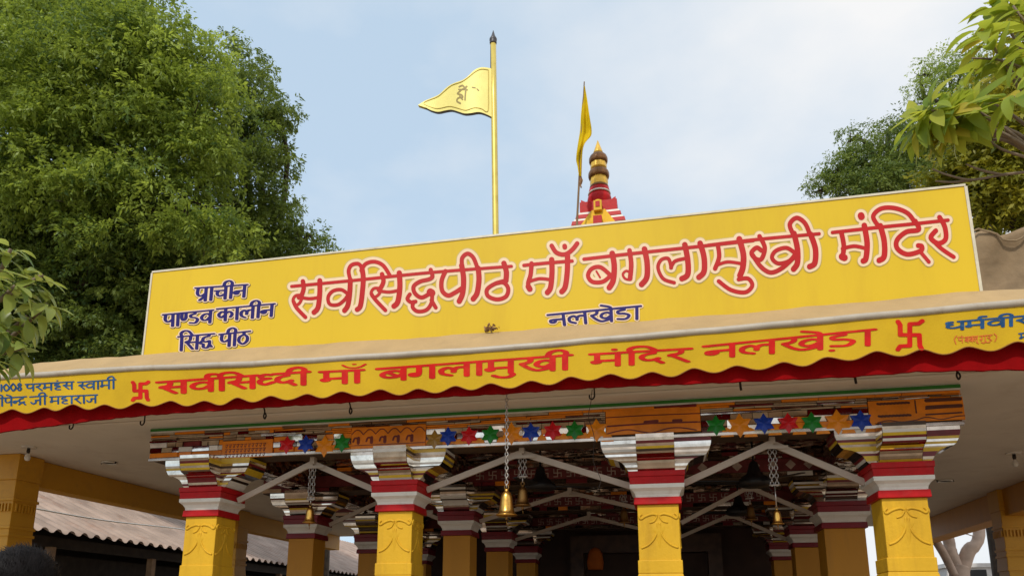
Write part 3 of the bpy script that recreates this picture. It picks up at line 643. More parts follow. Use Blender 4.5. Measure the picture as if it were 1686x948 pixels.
# inner beams with rows of tiles
def swast(mb, cx, cz, s, y, mi=0, d=.006):
    t = s*.2
    for a, b, c, e in [(-s, s, -t/2, t/2), (-t/2, t/2, t/2, s), (-t/2, t/2, -s, -t/2), (t/2, s, s-t, s), (-s, -t/2, -s, -s+t), (-s, -s+t, t/2, s), (s-t, s, -s, -t/2)]:
        mb.box(cx+a, cx+b, y, y+d, cz+c, cz+e, mi)
for k, y in enumerate((11.14, 13.98, 16.94)):
    bm_ = P_('inner_beam', MB().box(HX0+.1, HX1-.1, y+.03, y+.40, 3.56, 3.95), K['tdark'])
    mbt = tiles(HX0+.1, HX1-.1, 3.57, 3.64, y, 46, 1, 7, (2.5, 4, 4, .8, .6, 1.5, .5), .05, .03)
    P_('mirror_mosaic', mbt, TM, bm_)
    mbt = tiles(HX0+.1, HX1-.1, 3.83, 3.95, y, 46, 2, 7, (1.5, 4, 4, .6, .3, 2, .3), .06, .03)
    P_('mirror_mosaic', mbt, TM, bm_)
    P_('maroon_frieze', MB().box(HX0+.1, HX1-.1, y+.008, y+.03, 3.645, 3.825), mat('maroon_frieze_%d' % k, (0.16, .03, .03), .4, var=.3, scale=8), bm_)
    pim = mat('pale_inlay_%d' % k, (0.46, .36, .30), .35, var=.3, scale=9)
    x = -2.75
    while x < 2.0:
        if k > 0 or x < 0.05: mbs = MB(); swast(mbs, x, 3.735, .062, y+.0015); P_('pale_inlay', mbs, pim, bm_)
        x += .20
    if k == 0:
        for q in range(7):
            cx_ = .55+q*.24; mbs = MB(); mbs.prism([(cx_-.07, y+.0015, 3.735), (cx_, y+.0015, 3.665), (cx_+.07, y+.0015, 3.735), (cx_, y+.0015, 3.805)], (0, .006, 0)); P_('pale_inlay', mbs, pim, bm_)
for x in (-5.85, -3.29, -.27, 2.18):
    mb = MB(); 
    for y0, y1 in ((8.86, 11.12), (11.56, 13.96), (14.4, 16.92)): mb.box(x, x+.36, y0, y1, 3.60, 3.94)
    P_('cross_beam', mb, K['mosaic'])
P_('hall_ceiling', MB().box(HX0+.05, HX1-.05, 8.86, 18.2, 3.965, 3.994), K['mosaic'])
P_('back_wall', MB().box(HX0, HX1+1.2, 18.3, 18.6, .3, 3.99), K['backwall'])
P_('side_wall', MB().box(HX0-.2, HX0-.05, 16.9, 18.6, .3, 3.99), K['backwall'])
P_('shrine_rail', MB().box(-2.0, 1.6, 17.6, 17.75, 2.20, 2.28), mat('rail_maroon', (.20, .045, .02), .5))
P_('shrine_arch', MB().box(-2.2, -1.9, 17.8, 18.2, .3, 3.5).box(.9, 1.2, 17.8, 18.2, .3, 3.5).box(-1.9, .9, 17.8, 18.2, 3.1, 3.5), mat('shrine_brown', (.07, .035, .02), .4, var=.4, scale=6))
# outer beams and outer pillars of the aisles
def outer(x0, x1, y0, name='outer_pillar'):
    mb = MB(); mb.box(x0, x1, y0, y0+(x1-x0), .3, 3.60)
    c = (x0+x1)/2; cy = y0+(x1-x0)/2; h = (x1-x0)/2
    mb.box(c-h-.015, c+h+.015, cy-h-.015, cy+h+.015, 3.60, 3.995)
    for z in (2.75, 2.86, 3.28): mb.box(c-h-.02, c+h+.02, cy-h-.02, cy+h+.02, z, z+.045)
    mb.frustum(c, cy, h+.02, h+.02, 2.50, h+.002, h+.002, 2.72)
    o = P_(name, mb, K['ochre2'], bevel=0.008)
    for q in range(7):
        mr = MB(); a = -h+.05+q*(2*h-.1)/6
        mr.box(c+a-.012, c+a+.012, cy-h-.03, cy-h-.005, 3.12, 3.24); P_('carved_fringe', mr, K['ochre2'], o); mr = MB(); mr.box(c+h+.005 if c < 0 else c-h-.03, c+h+.03 if c < 0 else c-h-.005, cy+a-.012, cy+a+.012, 3.12, 3.24); P_('carved_fringe', mr, K['ochre2'], o)
    return o
outer(-9.95, -9.5, 9.38); outer(-9.95, -9.5, 15.55)
outer(6.05, 6.5, 15.72); outer(6.30, 6.75, 9.38)
P_('aisle_beam', MB().box(-9.92, -9.62, 9.84, 21.4, 3.58, 3.994), K['ochre2'], bevel=0.006)
P_('aisle_beam', MB().box(6.12, 6.55, 9.84, 21.4, 3.50, 3.994), K['ochre'], bevel=0.006)
# steel inverted-V frames between the pillars
def bar(mb, a, b, wd=.075, th=.03):
    a, b = np.array(a), np.array(b); t = (b-a)/np.linalg.norm(b-a); n = np.cross(t, [0, 1, 0]); n /= np.linalg.norm(n)
    p = [a+n*wd/2, b+n*wd/2, b-n*wd/2, a-n*wd/2]; mb.prism(p, (0, th, 0))
VY = 8.66
def vframe(l, ap, r_, y):
    mb = MB(); bar(mb, (l[0], y, l[1]), (ap[0], y, ap[1]), .072 if y < 10 else .06); bar(mb, (ap[0], y+.032, ap[1]), (r_[0], y+.032, r_[1]), .072 if y < 10 else .06)
    mb.box(ap[0]-.16, ap[0]+.16, y-.004, y-.001, ap[1]-.07, ap[1]-.035)
    mb.box(ap[0]-.03, ap[0]+.03, y-.01, y+.07, ap[1]-.01, 3.575)
    return P_('steel_brace', mb, K['steel'])
vframe((-5.33, 3.05), (-4.32, 3.50), (-3.40, 3.10), VY)
vframe((-2.80, 3.11), (-1.63, 3.52), (-.37, 3.08), VY)
vframe((.22, 3.09), (1.19, 3.51), (2.10, 3.04), VY)
vframe((.22, 2.97), (1.20, 3.47), (2.08, 3.03), 11.35)
vframe((.22, 3.05), (1.15, 3.44), (2.05, 3.0), 14.2)
vframe((-5.30, 3.06), (-4.30, 3.48), (-3.38, 3.08), 11.35)
vframe((-2.80, 3.06), (-1.4, 3.47), (.1, 3.08), 14.2)
vframe((-2.80, 3.06), (-1.4, 3.47), (.1, 3.08), 11.35)

# =========================================================================================== GUTTER, VALANCE
gx = [(-10.3, 4.40), (-7.86, 4.433), (-6.15, 4.422), (-4.41, 4.365), (-1.62, 4.330), (1.03, 4.363), (3.25, 4.403), (7.2, 4.43)]
mb = MB(); mb.tube([(x, 7.30+.004*math.sin(x*3), ip(gx, x)+.003*math.sin(x*7.3)) for x in np.linspace(-10.2, 7.1, 70)], .036, 12)
gut = finish('gutter_pipe', mb, K['tube'], smooth=True); tag(gut, 'long off-white round pipe along the roof edge above the yellow cloth valance', 'pipe')
peaks = [-7.633, -7.156, -6.717, -6.299, -5.87, -5.441, -5.028, -4.595, -4.178, -3.749, -3.336, -2.898, -2.497, -2.079, -1.695, -1.276, -.872, -.471, -.068, .327, .729, 1.16, 1.533, 1.967, 2.362, 2.742, 3.135]
pzs = [4.023, 4.011, 4.016, 3.992, 3.996, 3.993, 3.975, 3.978, 3.967, 3.968, 3.964, 3.964, 3.959, 3.959, 3.954, 3.953, 3.965, 3.97, 3.974, 3.984, 3.981, 3.987, 3.996, 4.021, 4.024, 4.019, 4.035]
peaks = [peaks[0]-.42*k for k in range(5, 0, -1)]+peaks+[peaks[-1]+.41*k for k in range(1, 9)]
pzs = [4.03]*5+pzs+[4.04]*8
def scallop(x):
    ph = np.interp(x, peaks, np.arange(len(peaks))); z = np.interp(x, peaks, pzs)
    s_ = .5-.5*math.cos(2*math.pi*ph); return z-.061*s_**0.85
def wave(x, z):
    k = max(0, (4.37-z)/.4)
    return 7.296+k*(.022*math.sin(x*2.3+.6)+.014*math.sin(x*5.1+1.7)+.007*math.sin(x*11.3))
val = thing('cloth_valance', 'yellow cloth valance with scalloped hem and red painted temple name hanging from the roof edge', 'valance', (-1.6, 7.3, 4.35))
mb = MB(); xs = np.arange(-9.4, 6.2, .028); rows = 9
for x in xs:
    zt = ip(gx, x)-.01; zb = scallop(x)
    for k in range(rows):
        z = zt+(zb-zt)*k/(rows-1); mb.v.append((float(x), wave(x, z), float(z)))
for i in range(len(xs)-1):
    for k in range(rows-1):
        a = i*rows+k; mb.f.append((a, a+1, a+rows+1, a+rows)); mb.m.append(0)
finish('cloth', mb, K['cloth'], val, smooth=True)
mb = MB()
mb.tube([(float(x), wave(x, scallop(x))-.002, scallop(x)+.003) for x in xs], .006, 5); finish('hem', mb, K['hem'], val, smooth=True)
def on_cloth(off):
    def f(x, y):
        p = at(x, y, 7.3); q = wave(p[0], p[2]); p = at(x, y, q-off); return (p[0], p[1], p[2])
    return f
rw = []
rw += word(['sa', 'va', 'reph', 'i', 'sa', 'hdh', 'da', 'ii'], (260, 629), (508, 611.5), (260, 649), (508, 632))
rw += word(['ma', 'aa', 'cb'], (528, 612), (597, 608.5), (528, 632.5), (597, 628.5))
rw += word(['ba', 'ga', 'la', 'aa', 'ma', 'u', 'kha', 'ii'], (622, 607), (940, 584), (622, 627), (940, 607))
rw += word(['ma', 'anu', 'i', 'da', 'ra'], (973, 583), (1137, 573.5), (973, 603), (1137, 595))
rw += word(['na', 'la', 'kha', 'e', 'dda', 'nukta', 'aa'], (1160, 570), (1440, 542), (1160, 590), (1440, 567))
rw = [(P, 8.0*k_) for P, k_ in rw]
V, Fc = stroke_mesh(rw, .6, nib=(1.30, .45)); lay('red_lettering', V, Fc, on_cloth(.005), K['vred'], val)
def swas_strokes(cx, cy, s, tiltx=0.0):
    q = [[(-1, -1.0), (-.82, -.75), (-.8, 0), (.8, 0), (.85, .8), (1.0, 1.05)], [(1.05, -1.05), (.75, -.85), (0, -.82), (0, .82), (-.8, .85), (-1.0, 1.1)]]
    return [([(cx+x*s+tiltx*y*s, cy+y*s*1.12) for x, y in st], 5.6) for st in q]
for cx, cy, s in ((231, 643, 12.5), (1498, 551, 19.5)):
    V, Fc = stroke_mesh(swas_strokes(cx, cy, s), .5, nib=(1.5, 1.1) if s > 15 else (1.25, .9)); lay('swastik_mark', V, Fc, on_cloth(.005), K['vred'], val)
bw = []
bw += [(smooth_line(p, 5), 1.0) for p in [[(10, 632), (6, 637), (10, 643), (15, 638), (10, 632)], [(21.5, 631), (17.5, 636.5), (21.5, 643), (26, 637), (21.5, 631)], [(32, 630.5), (29.5, 633.5), (32, 636), (34.8, 639), (32, 642.5), (29, 639.5), (32, 636), (34.5, 633), (32, 630.5)], [(2, 633), (2.2, 638), (1.8, 643.5)]]]
bw += word(['pa', 'ra', 'ma', 'ha', 'anu', 'sa'], (42, 632.5), (121, 628), (42, 643.5), (121, 640))
bw += word(['hs', 'va', 'aa', 'ma', 'ii'], (128, 629), (190, 624.5), (128, 641), (190, 639))
bw += word(['da', 'ii', 'pa', 'e', 'hn', 'da', 'rs'], (-14, 656), (43, 652.5), (-14, 669), (43, 666))
bw += word(['ja', 'ii'], (49, 653), (77, 651), (49, 666.5), (77, 665))
bw += word(['ma', 'ha', 'aa', 'ra', 'aa', 'ja'], (82, 653), (160, 649.5), (82, 665), (160, 662.5))
bw += word(['ma', 'aa'], (1678, 549), (1705, 546), (1678, 560), (1705, 557))
V, Fc = stroke_mesh([(P, 2.9) for P, _ in bw], .42, nib=(1.1, .7)); lay('blue_lettering', V, Fc, on_cloth(.005), K['vblue'], val)
bw = word(['dha', 'ma', 'reph', 'va', 'ii', 'ra'], (1556, 531), (1697, 519), (1556, 544), (1697, 534))
V, Fc = stroke_mesh([(P, 5.4) for P, _ in bw], .45, nib=(1.25, .5)); lay('blue_lettering', V, Fc, on_cloth(.005), K['vblue'], val)
ow = word(['pa', 'anu', 'sp'], (1577, 555), (1592, 554), (1577, 564), (1592, 563))
ow += word(['ba', 'ba', 'la', 'uu'], (1588, 555), (1610, 553), (1588, 564), (1610, 562)); ow += word(['ga', 'u', 'ra', 'u'], (1613, 553), (1634, 551), (1613, 562), (1634, 560))
ow += [(smooth_line([(1575, 552.5), (1571.5, 558), (1574, 566)], 5), 1), (smooth_line([(1637, 549), (1641, 554), (1638, 562)], 5), 1)]
V, Fc = stroke_mesh([(P, 1.5) for P, _ in ow], .35); lay('orange_lettering', V, Fc, on_cloth(.005), K['vorange'], val)

# =========================================================================================== SIGNBOARD
SY = 7.80
sign = thing('signboard', 'large yellow temple signboard with red and navy Devanagari lettering standing on the roof edge', 'sign', (-1.6, SY, 4.45))
SX0, SX1, SZ0, SZ1 = -6.285, 3.115, 4.46, 5.905
finish('panel', MB().box(SX0+.015, SX1-.015, SY+.004, SY+.13, SZ0, SZ1-.015), K['signy'], sign)
fr = MB()
fr.box(SX0, SX1, SY-.006, SY+.14, SZ1-.014, SZ1+.012); fr.box(SX0-.012, SX0+.014, SY-.006, SY+.14, SZ0, SZ1-.0145); fr.box(SX1-.014, SX1+.014, SY-.006, SY+.14, SZ0, SZ1-.0145)
finish('frame', fr, K['alu'], sign, bevel=.003)
for x in (-5.8, -3.5, -1.2, 1.1, 2.8):
    m2 = MB(); m2.tube([(x, SY+.16, 4.45), (x, SY+.16, 5.85)], .022, 6); m2.tube([(x, SY+.7, 4.45), (x, SY+.18, 5.5)], .02, 6); finish('support_post', m2, K['iron'], sign)
finish('top_nail', MB().tube([(-5.09, SY+.05, 5.90), (-5.10, SY+.04, 5.965)], .012, 6), K['iron'], sign)
def on_sign(off):
    def f(x, y): p = at(x, y, SY+.004-off); return (p[0], p[1], p[2])
    return f
def T(ox, oy, s, st): return [([(ox+x/s, oy+y/s) for x, y in (smooth_line(P, 6) if sm else P)], wd/s) for sm, wd, P in st]
head = T(460, 380, 4.215, [
 (1, 25, [(85,385),(500,345),(1060,288),(1610,246)]),
 (1, 34, [(163,350),(168,400),(152,450),(135,462)]), (1, 24, [(152,445),(112,450),(94,482),(110,515),(140,500),(158,462)]), (1, 30, [(98,490),(120,535),(180,598)]), (1, 26, [(150,462),(210,470),(270,462)]),
 (1, 38, [(280,345),(280,430),(268,530),(240,565)]),
 (1, 28, [(478,440),(430,408),(370,418),(338,460),(350,508),(405,512),(450,480),(478,440)]), (1, 38, [(492,340),(488,430),(475,515),(452,552)]),
 (1, 30, [(494,345),(480,280),(500,238),(545,228),(572,250)]),
 (1, 38, [(572,250),(582,330),(575,430),(562,520),(540,545)]), (1, 30, [(568,275),(600,228),(660,214),(720,240),(768,312)]),
 (1, 34, [(712,300),(722,350),(705,392),(690,410)]), (1, 24, [(700,398),(655,400),(636,434),(655,462),(690,440),(702,412)]), (1, 30, [(640,440),(668,480),(735,550)]), (1, 26, [(700,418),(765,424),(830,412)]),
 (1, 40, [(832,292),(836,390),(822,490),(795,522)]),
 (1, 32, [(1050,270),(1062,315),(1040,335),(975,352),(932,385),(940,432),(985,462),(1035,440)]), (1, 56, [(1048,425),(1056,430)]),
 (1, 30, [(905,440),(888,472),(915,495),(945,490)]), (1, 30, [(930,492),(925,530),(960,558),(1020,548),(1055,500),(1060,440)]), (1, 30, [(1055,480),(1085,532)]),
 (1, 34, [(1152,280),(1126,345),(1130,415),(1170,448),(1215,430),(1262,400)]), (1, 40, [(1265,240),(1278,330),(1272,430),(1248,488)]), (1, 32, [(1268,250),(1268,190),(1305,158),(1345,185),(1372,250)]),
 (1, 40, [(1380,260),(1385,340),(1372,430),(1345,472)]),
 (1, 40, [(1558,225),(1575,285),(1572,345)]), (1, 32, [(1572,345),(1500,365),(1442,405),(1448,452),(1510,475),(1572,455),(1588,400),(1555,358),(1500,365)]),
])
head += T(840, 340, 4.215, [
 (1, 27, [(95,408),(250,392),(430,378)]),
 (1, 34, [(148,395),(142,470),(125,530),(130,565)]), (1, 42, [(126,555),(136,572)]), (1, 26, [(130,520),(205,500),(285,508)]), (1, 40, [(288,368),(290,460),(280,560),(258,596)]),
 (1, 40, [(398,340),(396,450),(382,555),(358,590)]), (1, 34, [(288,272),(322,320),(380,332),(430,300),(465,256)]), (0, 36, [(378,274),(379,282)]),
 (1, 27, [(512,365),(760,336),(1000,310),(1300,278),(1686,236)]),
 (1, 32, [(690,470),(625,420),(565,432),(540,480),(572,522),(645,520),(700,475)]), (0, 16, [(598,448),(624,492)]), (1, 42, [(708,325),(722,410),(715,510),(688,562)]),
 (1, 36, [(828,305),(840,400),(832,500)]), (1, 20, [(830,508),(798,500),(782,470),(806,446),(838,462)]), (1, 42, [(932,295),(950,390),(948,490),(912,540)]),
 (1, 28, [(1138,528),(1062,500),(1026,425),(1048,370),(1098,362),(1118,425)]), (1, 28, [(1115,425),(1142,380),(1205,362)]), (1, 42, [(1212,265),(1232,370),(1232,470),(1192,500)]),
 (1, 42, [(1318,255),(1345,350),(1345,450),(1310,490)]),
 (1, 34, [(1442,272),(1450,350),(1422,430)]), (1, 26, [(1430,408),(1510,384),(1615,398)]), (1, 44, [(1590,225),(1618,330),(1615,420),(1595,478)]),
])
head += T(1160, 300, 3.205, [
 (1, 20, [(20,332),(200,310),(400,290),(605,272)]),
 (1, 24, [(180,512),(230,508),(252,545),(215,580),(140,568),(75,522)]),
 (1, 26, [(290,285),(318,345),(300,405),(268,402),(248,372),(275,345),(300,360)]), (1, 26, [(255,385),(298,446),(350,476),(410,452),(468,400)]),
 (1, 24, [(476,372),(432,346),(376,362),(356,398),(388,428),(445,416),(478,380)]), (1, 32, [(472,270),(490,350),(490,425),(470,458)]),
 (1, 26, [(468,275),(450,222),(486,188),(530,216),(556,275)]), (1, 32, [(560,275),(585,350),(582,425),(555,445)]),
 (1, 21, [(675,265),(900,240),(1100,220),(1285,200)]),
 (1, 28, [(722,265),(735,335),(728,400)]), (1, 38, [(726,392),(738,398)]), (1, 22, [(728,350),(790,337),(855,350)]), (1, 32, [(843,228),(858,320),(852,400),(838,415)]),
 (0, 38, [(826,176),(828,182)]),
 (1, 32, [(928,230),(948,310),(948,390),(922,412)]), (1, 26, [(925,240),(890,182),(930,140),(1000,136),(1070,162),(1108,208)]),
 (1, 28, [(1112,205),(1130,250),(1065,262),(1016,305),(1018,350),(1070,380),(1140,362),(1146,338),(1128,334)]), (1, 22, [(1140,368),(1184,420)]),
 (1, 28, [(1240,185),(1268,235),(1272,300),(1232,322),(1194,292),(1220,256)]), (1, 24, [(1196,298),(1250,350),(1315,394)]),
])
V, Fc = stroke_mesh(head, .8, grow=5.6); lay('letter_shadow', V, Fc, on_sign(.003), K['grey_edge'], sign)
V, Fc = stroke_mesh(head, .7, grow=4.2); lay('letter_outline', V, Fc, on_sign(.006), K['cream'], sign)
V, Fc = stroke_mesh(head, .6, grow=-0.35); lay('red_lettering', V, Fc, on_sign(.009), K['lred'], sign)
o4 = lambda x, y: (220+x/3.372, 400+y/3.372)
nv = word(['pa', 'rs', 'aa', 'ca', 'ii', 'na'], o4(345, 250), o4(630, 231), o4(338, 326), o4(624, 298))
nv += word(['pa', 'aa', 'nn', 'dda', 'va'], o4(165, 398), o4(440, 372), o4(163, 466), o4(434, 440)); nv += word(['ka', 'aa', 'la', 'ii', 'na'], o4(465, 366), o4(782, 337), o4(462, 434), o4(776, 405))
nv += word(['i', 'sa', 'ddha'], o4(250, 520), o4(446, 503), o4(246, 598), o4(440, 578)); nv += word(['pa', 'ii', 'tha'], o4(478, 507), o4(645, 489), o4(474, 578), o4(640, 560))
nv = [(P, 4.6) for P, _ in nv]
V, Fc = stroke_mesh(nv, .5, nib=(1.25, .55), grow=2.3, shift=(.5, .6)); lay('letter_shadow', V, Fc, on_sign(.003), K['black'], sign)
V, Fc = stroke_mesh(nv, .45, nib=(1.25, .55), grow=1.8); lay('letter_outline', V, Fc, on_sign(.006), K['cream'], sign)
V, Fc = stroke_mesh(nv, .4, nib=(1.25, .55)); lay('navy_lettering', V, Fc, on_sign(.009), K['navy'], sign)
o3 = lambda x, y: (840+x/4.215, 340+y/4.215)
nk = word(['na', 'la', 'kha', 'e', 'dda', 'aa'], o3(262, 752), o3(905, 690), o3(275, 830), o3(905, 778), slant=0)
nk = [(P, 4.8) for P, _ in nk]
V, Fc = stroke_mesh(nk, .5, nib=(1.15, .7), grow=2.0); lay('letter_outline', V, Fc, on_sign(.006), K['cream'], sign)
V, Fc = stroke_mesh(nk, .45, nib=(1.15, .7)); lay('navy_lettering', V, Fc, on_sign(.009), K['navy'], sign)

# =========================================================================================== FLAGS, SPIRE
PY = 10.0
pole = thing('flagpole', 'tall gold pole with a rigid pale gold pennant, rising behind the sign', 'flagpole', (-2.21, PY, 4.44))
pt = at(812, 72, PY); pb = np.array([-2.215, PY, 4.44])
mb = MB(); mb.tube([pb+(pt-pb)*k/6 for k in range(7)], .046, 14); finish('pole', mb, K['gold'], pole, smooth=True)
mb = MB(); mb.lathe(pt[0], PY, [(.052, pt[2]-.01), (.058, pt[2]+.02), (.045, pt[2]+.035), (.06, pt[2]+.06), (.058, pt[2]+.085), (.03, pt[2]+.14), (.004, pt[2]+.24)], 14); finish('finial', mb, K['finial'], pole, smooth=True)
mb = MB(); mb.tube([at(808.5, 74, PY-.02), at(808.5, 115, PY-.02)], .012, 6); finish('halyard', mb, K['iron'], pole)
o5 = lambda x, y: (680+x/5.267, 40+y/5.267)
up = [(690, 398), (640, 396), (590, 402), (540, 430), (490, 480), (440, 512), (385, 524), (330, 538), (280, 565), (230, 605), (170, 630), (100, 658), (42, 700)]
dn = [(100, 712), (150, 738), (215, 758), (280, 754), (340, 756), (400, 780), (460, 802), (520, 798), (580, 786), (640, 798), (692, 818)]
def fl(x, y, off=0):
    X_, Y_ = o5(x, y); p = at(X_, Y_, PY); u_ = (p[0]-pt[0]); return np.array([p[0], PY-.03+.05*math.sin(u_*4.5)-off, p[2]])
upS = [fl(*p) for p in smooth_line(up, 3)]; dnS = [fl(*p) for p in smooth_line(dn, 3)]
# strips across the pennant: same number of stations on both edges
def resample(P, n):
    P = np.array(P); d = np.r_[0, np.cumsum(np.linalg.norm(np.diff(P, axis=0), axis=1))]; t = np.linspace(0, d[-1], n)
    return np.array([np.interp(t, d, P[:, k]) for k in range(3)]).T
U = resample(upS, 40); D = resample(dnS[::-1], 40)
mb = MB(); th = np.array([0, .06, 0])
for i in range(40): mb.v += [tuple(U[i]), tuple(D[i]), tuple(U[i]+th), tuple(D[i]+th)]
for i in range(39):
    a, b = 4*i, 4*i+4
    for f in ((a, a+1, b+1, b), (a+2, b+2, b+3, a+3), (a, b, b+2, a+2), (a+1, a+3, b+3, b+1)): mb.f.append(f); mb.m.append(0 if f[1] == a+1 and f[2] == b+1 else (1 if f[1] == a+3 else 0))
mb.f.append((0, 2, 3, 1)); mb.m.append(0)
finish('pennant', mb, [K['flagface'], K['finial']], pole)  # second material paints the underside's shade dark grey
inset = [(660, 415), (600, 416), (550, 442), (490, 492), (430, 528), (340, 548), (270, 590), (215, 626), (130, 655), (90, 680), (140, 706), (215, 730), (320, 726), (400, 752), (470, 774), (540, 752), (600, 756), (655, 770), (660, 600), (660, 415)]
mb = MB(); mb.tube([fl(x, y, .002) for x, y in smooth_line(inset, 4)], .008, 5); finish('border_bead', mb, mat('olive_gold', (.42, .32, .06), .4, metal=.3), pole)
em = [(smooth_line(p, 5), 13) for p in [[(410,568),(440,560),(455,585),(415,600)], [(420,605),(395,625),(430,640),(440,660),(400,665),(390,690),(420,712)], [(415,650),(440,680)], [(470,590),(465,640),(462,685)], [(455,585),(478,570)]]]
em += [([(405, 590), (485, 600)], 9), ([(525, 578), (550, 582)], 9), ([(565, 590), (578, 602)], 9)]
V, Fc = stroke_mesh(em, 2.0); lay('emblem', V, Fc, lambda x, y: tuple(fl(x, y, .004)), mat('emblem_bronze', (.30, .22, .05), .5), pole)

# spire behind
TX, TY = -1.45, 20.0
spire = thing('temple_spire', 'red, white and yellow temple spire crowned by a ringed gold finial', 'spire', (TX, TY, 4.44))
sx = .0168; sz = lambda y, hw=16: float(at(986, y, TY-hw*sx)[2])
def tier(mb, hw0, y0, hw1, y1, mi=0): mb.frustum(TX, TY, hw0*sx, hw0*sx, sz(y0, hw0), hw1*sx, hw1*sx, sz(y1, hw1), mi)
mb = MB(); mb.frustum(TX, TY, 2.1, 2.1, 4.445, 1.3, 1.3, sz(430, 70)); mb.frustum(TX, TY, 1.3, 1.3, sz(430, 70), .84, .84, sz(376.5, 50)); finish('tower_body', mb, K['yellow'], spire)
hwl = [52, 48, 44.5, 41, 38, 35, 32.5]; mbr, mbw = MB(), MB()
for i in range(6):
    y0 = 376-5.0*i-(1.0 if i % 2 else 0)+(1.0 if i % 2 else 0); tgt = mbr if i % 2 == 0 else mbw
    tier(tgt, hwl[i], y0, hwl[i]-1.5, y0-(5.9 if i % 2 == 0 else 3.9))
finish('red_tier', mbr, K['red'], spire); finish('white_tier', mbw, K['white'], spire)
mb = MB()
q = lambda X_, y, d: (TX+X_*sx, TY-d*sx, sz(y, max(d, 20)))
mb.add([q(-36, 378, 56), q(36, 378, 56), q(11, 345, 35), q(-11, 345, 35), (TX-36*sx, TY-40*sx, sz(378, 56)), (TX+36*sx, TY-40*sx, sz(378, 56)), (TX+10*sx, TY-25*sx, sz(345, 35)), (TX-10*sx, TY-25*sx, sz(345, 35))], [(0, 1, 2, 3), (0, 3, 7, 4), (1, 5, 6, 2), (3, 2, 6, 7), (4, 5, 1, 0)]); finish('front_gore', mb, K['yellow'], spire)
mb = MB(); mb.box(TX-7*sx, TX+7*sx, TY-58*sx, TY-40*sx, sz(369, 58), sz(354, 58)); finish('niche', mb, K['red'], spire)
mb = MB(); mb.box(TX-6.5*sx, TX+6.5*sx, TY-46*sx, TY-30*sx, sz(345, 46), sz(329, 46)); mb.lathe(TX, TY-38*sx, [(6.5*sx, sz(329, 46)), (5*sx, sz(326, 46)), (.5*sx, sz(324, 46))], 12); finish('niche_arch', mb, K['yellow'], spire)
mb = MB(); mb.box(TX-3.5*sx, TX+3.5*sx, TY-47*sx, TY-45.5*sx, sz(340, 46), sz(331, 46)); finish('niche_opening', mb, K['red'], spire)
mb = MB(); tier(mb, 31, 347, 31, 330); 
for s in (-1, 1):
    mb.prism([q(s*29, 331, 29), q(s*20, 331, 29), q(s*29, 326, 29)], (0, 58*sx, 0))
finish('red_block', mb, K['red'], spire)
def ring(mb, pr, mi=0, seg=24): mb.lathe(TX, TY, [(r_*sx, sz(y, r_)) for r_, y in pr], seg, mi)
mb = MB(); ring(mb, [(17, 333), (18, 328), (21, 321), (20, 316), (17, 312)]); finish('lotus_collar', mb, K['red'], spire, smooth=True)
mb = MB(); ring(mb, [(17, 311.8), (18.5, 309), (17, 303)]); finish('red_collar', mb, K['red'], spire, smooth=True)
mb = MB(); ring(mb, [(17.5, 311.6), (19.5, 310.6), (19.3, 309.2), (17.3, 308.2)]); finish('white_collar', mb, K['white'], spire, smooth=True)
mb = MB(); ring(mb, [(12.5, 302.8), (15, 299), (15.6, 293), (14.8, 286)], seg=10); finish('gold_pot', mb, K['potgold'], spire)
mb = MB(); ring(mb, [(12, 273), (14.2, 270), (14, 262)], seg=10); finish('gold_pot', mb, K['potgold'], spire)
mb = MB(); ring(mb, [(9.5, 248.5), (7.5, 245), (4.5, 239), (.5, 231)], seg=14); finish('gold_tip', mb, K['potgold'], spire, smooth=True)
mb = MB(); ring(mb, [(15, 303.5), (16.5, 301), (15.8, 299)]); ring(mb, [(14, 285.8), (17.2, 284.5), (18.2, 281), (18.2, 277), (16.8, 274.5), (13, 273)]); ring(mb, [(13, 261.8), (15.4, 260.5), (16.3, 257), (16.3, 253), (14.5, 250), (8, 248.6)]); finish('dark_ring', mb, K['darkbrown'], spire, smooth=True)
# cloth flag by the spire
fy = 18.6
cf = thing('cloth_flag', 'limp yellow cloth flag on a thin bamboo pole beside the spire', 'flag', tuple(at(950, 350, fy)))
pbm, ptp = at(950, 366, fy), at(962, 135, fy)
mb = MB(); mb.tube([pbm+(ptp-pbm)*k/5 for k in range(6)]+[], [.030, .028, .026, .022, .02, .016], 8)
low = np.array([pbm[0]-.05, fy, 4.45]); mb.tube([low, pbm], .032, 8); finish('pole', mb, K['post'], cf)
Lf = [(961.5, 142), (959, 165), (956.5, 190), (955, 215), (951, 240), (948.5, 262), (951, 275), (953, 290)]
Rt = [(963, 142), (967, 165), (970.5, 190), (974, 212), (973, 224), (963, 236), (959, 252), (957.5, 290)]
mb = MB(); nr, nc = 36, 17
Ls, Rs = smooth_line(Lf, 6), smooth_line(Rt, 6); Ls = [Ls[int(round(i*(len(Ls)-1)/(nr-1)))] for i in range(nr)]; Rs = [Rs[int(round(i*(len(Rs)-1)/(nr-1)))] for i in range(nr)]
for i in range(nr):
    for j in range(nc):
        t = j/(nc-1); p = Ls[i]*(1-t)+Rs[i]*t; amp = .07*min(1, i/8)
        mb.v.append(tuple(at(p[0], p[1], fy-.05+amp*math.sin(t*11+i*.12)+.05*math.sin(i*.5))))
for i in range(nr-1):
    for j in range(nc-1): a = i*nc+j; mb.f.append((a, a+nc, a+nc+1, a+1)); mb.m.append(0)
finish('cloth', mb, K['flagcloth'], cf, smooth=True)
mb = MB(); mb.tube(smooth_line([at(955, 288, fy), at(957, 296, fy-.03), at(955.5, 303, fy), at(957, 309, fy)], 4), [.03]*4+[.045]*5+[.02]*4, 7); finish('knot', mb, K['dry'], cf, smooth=True)

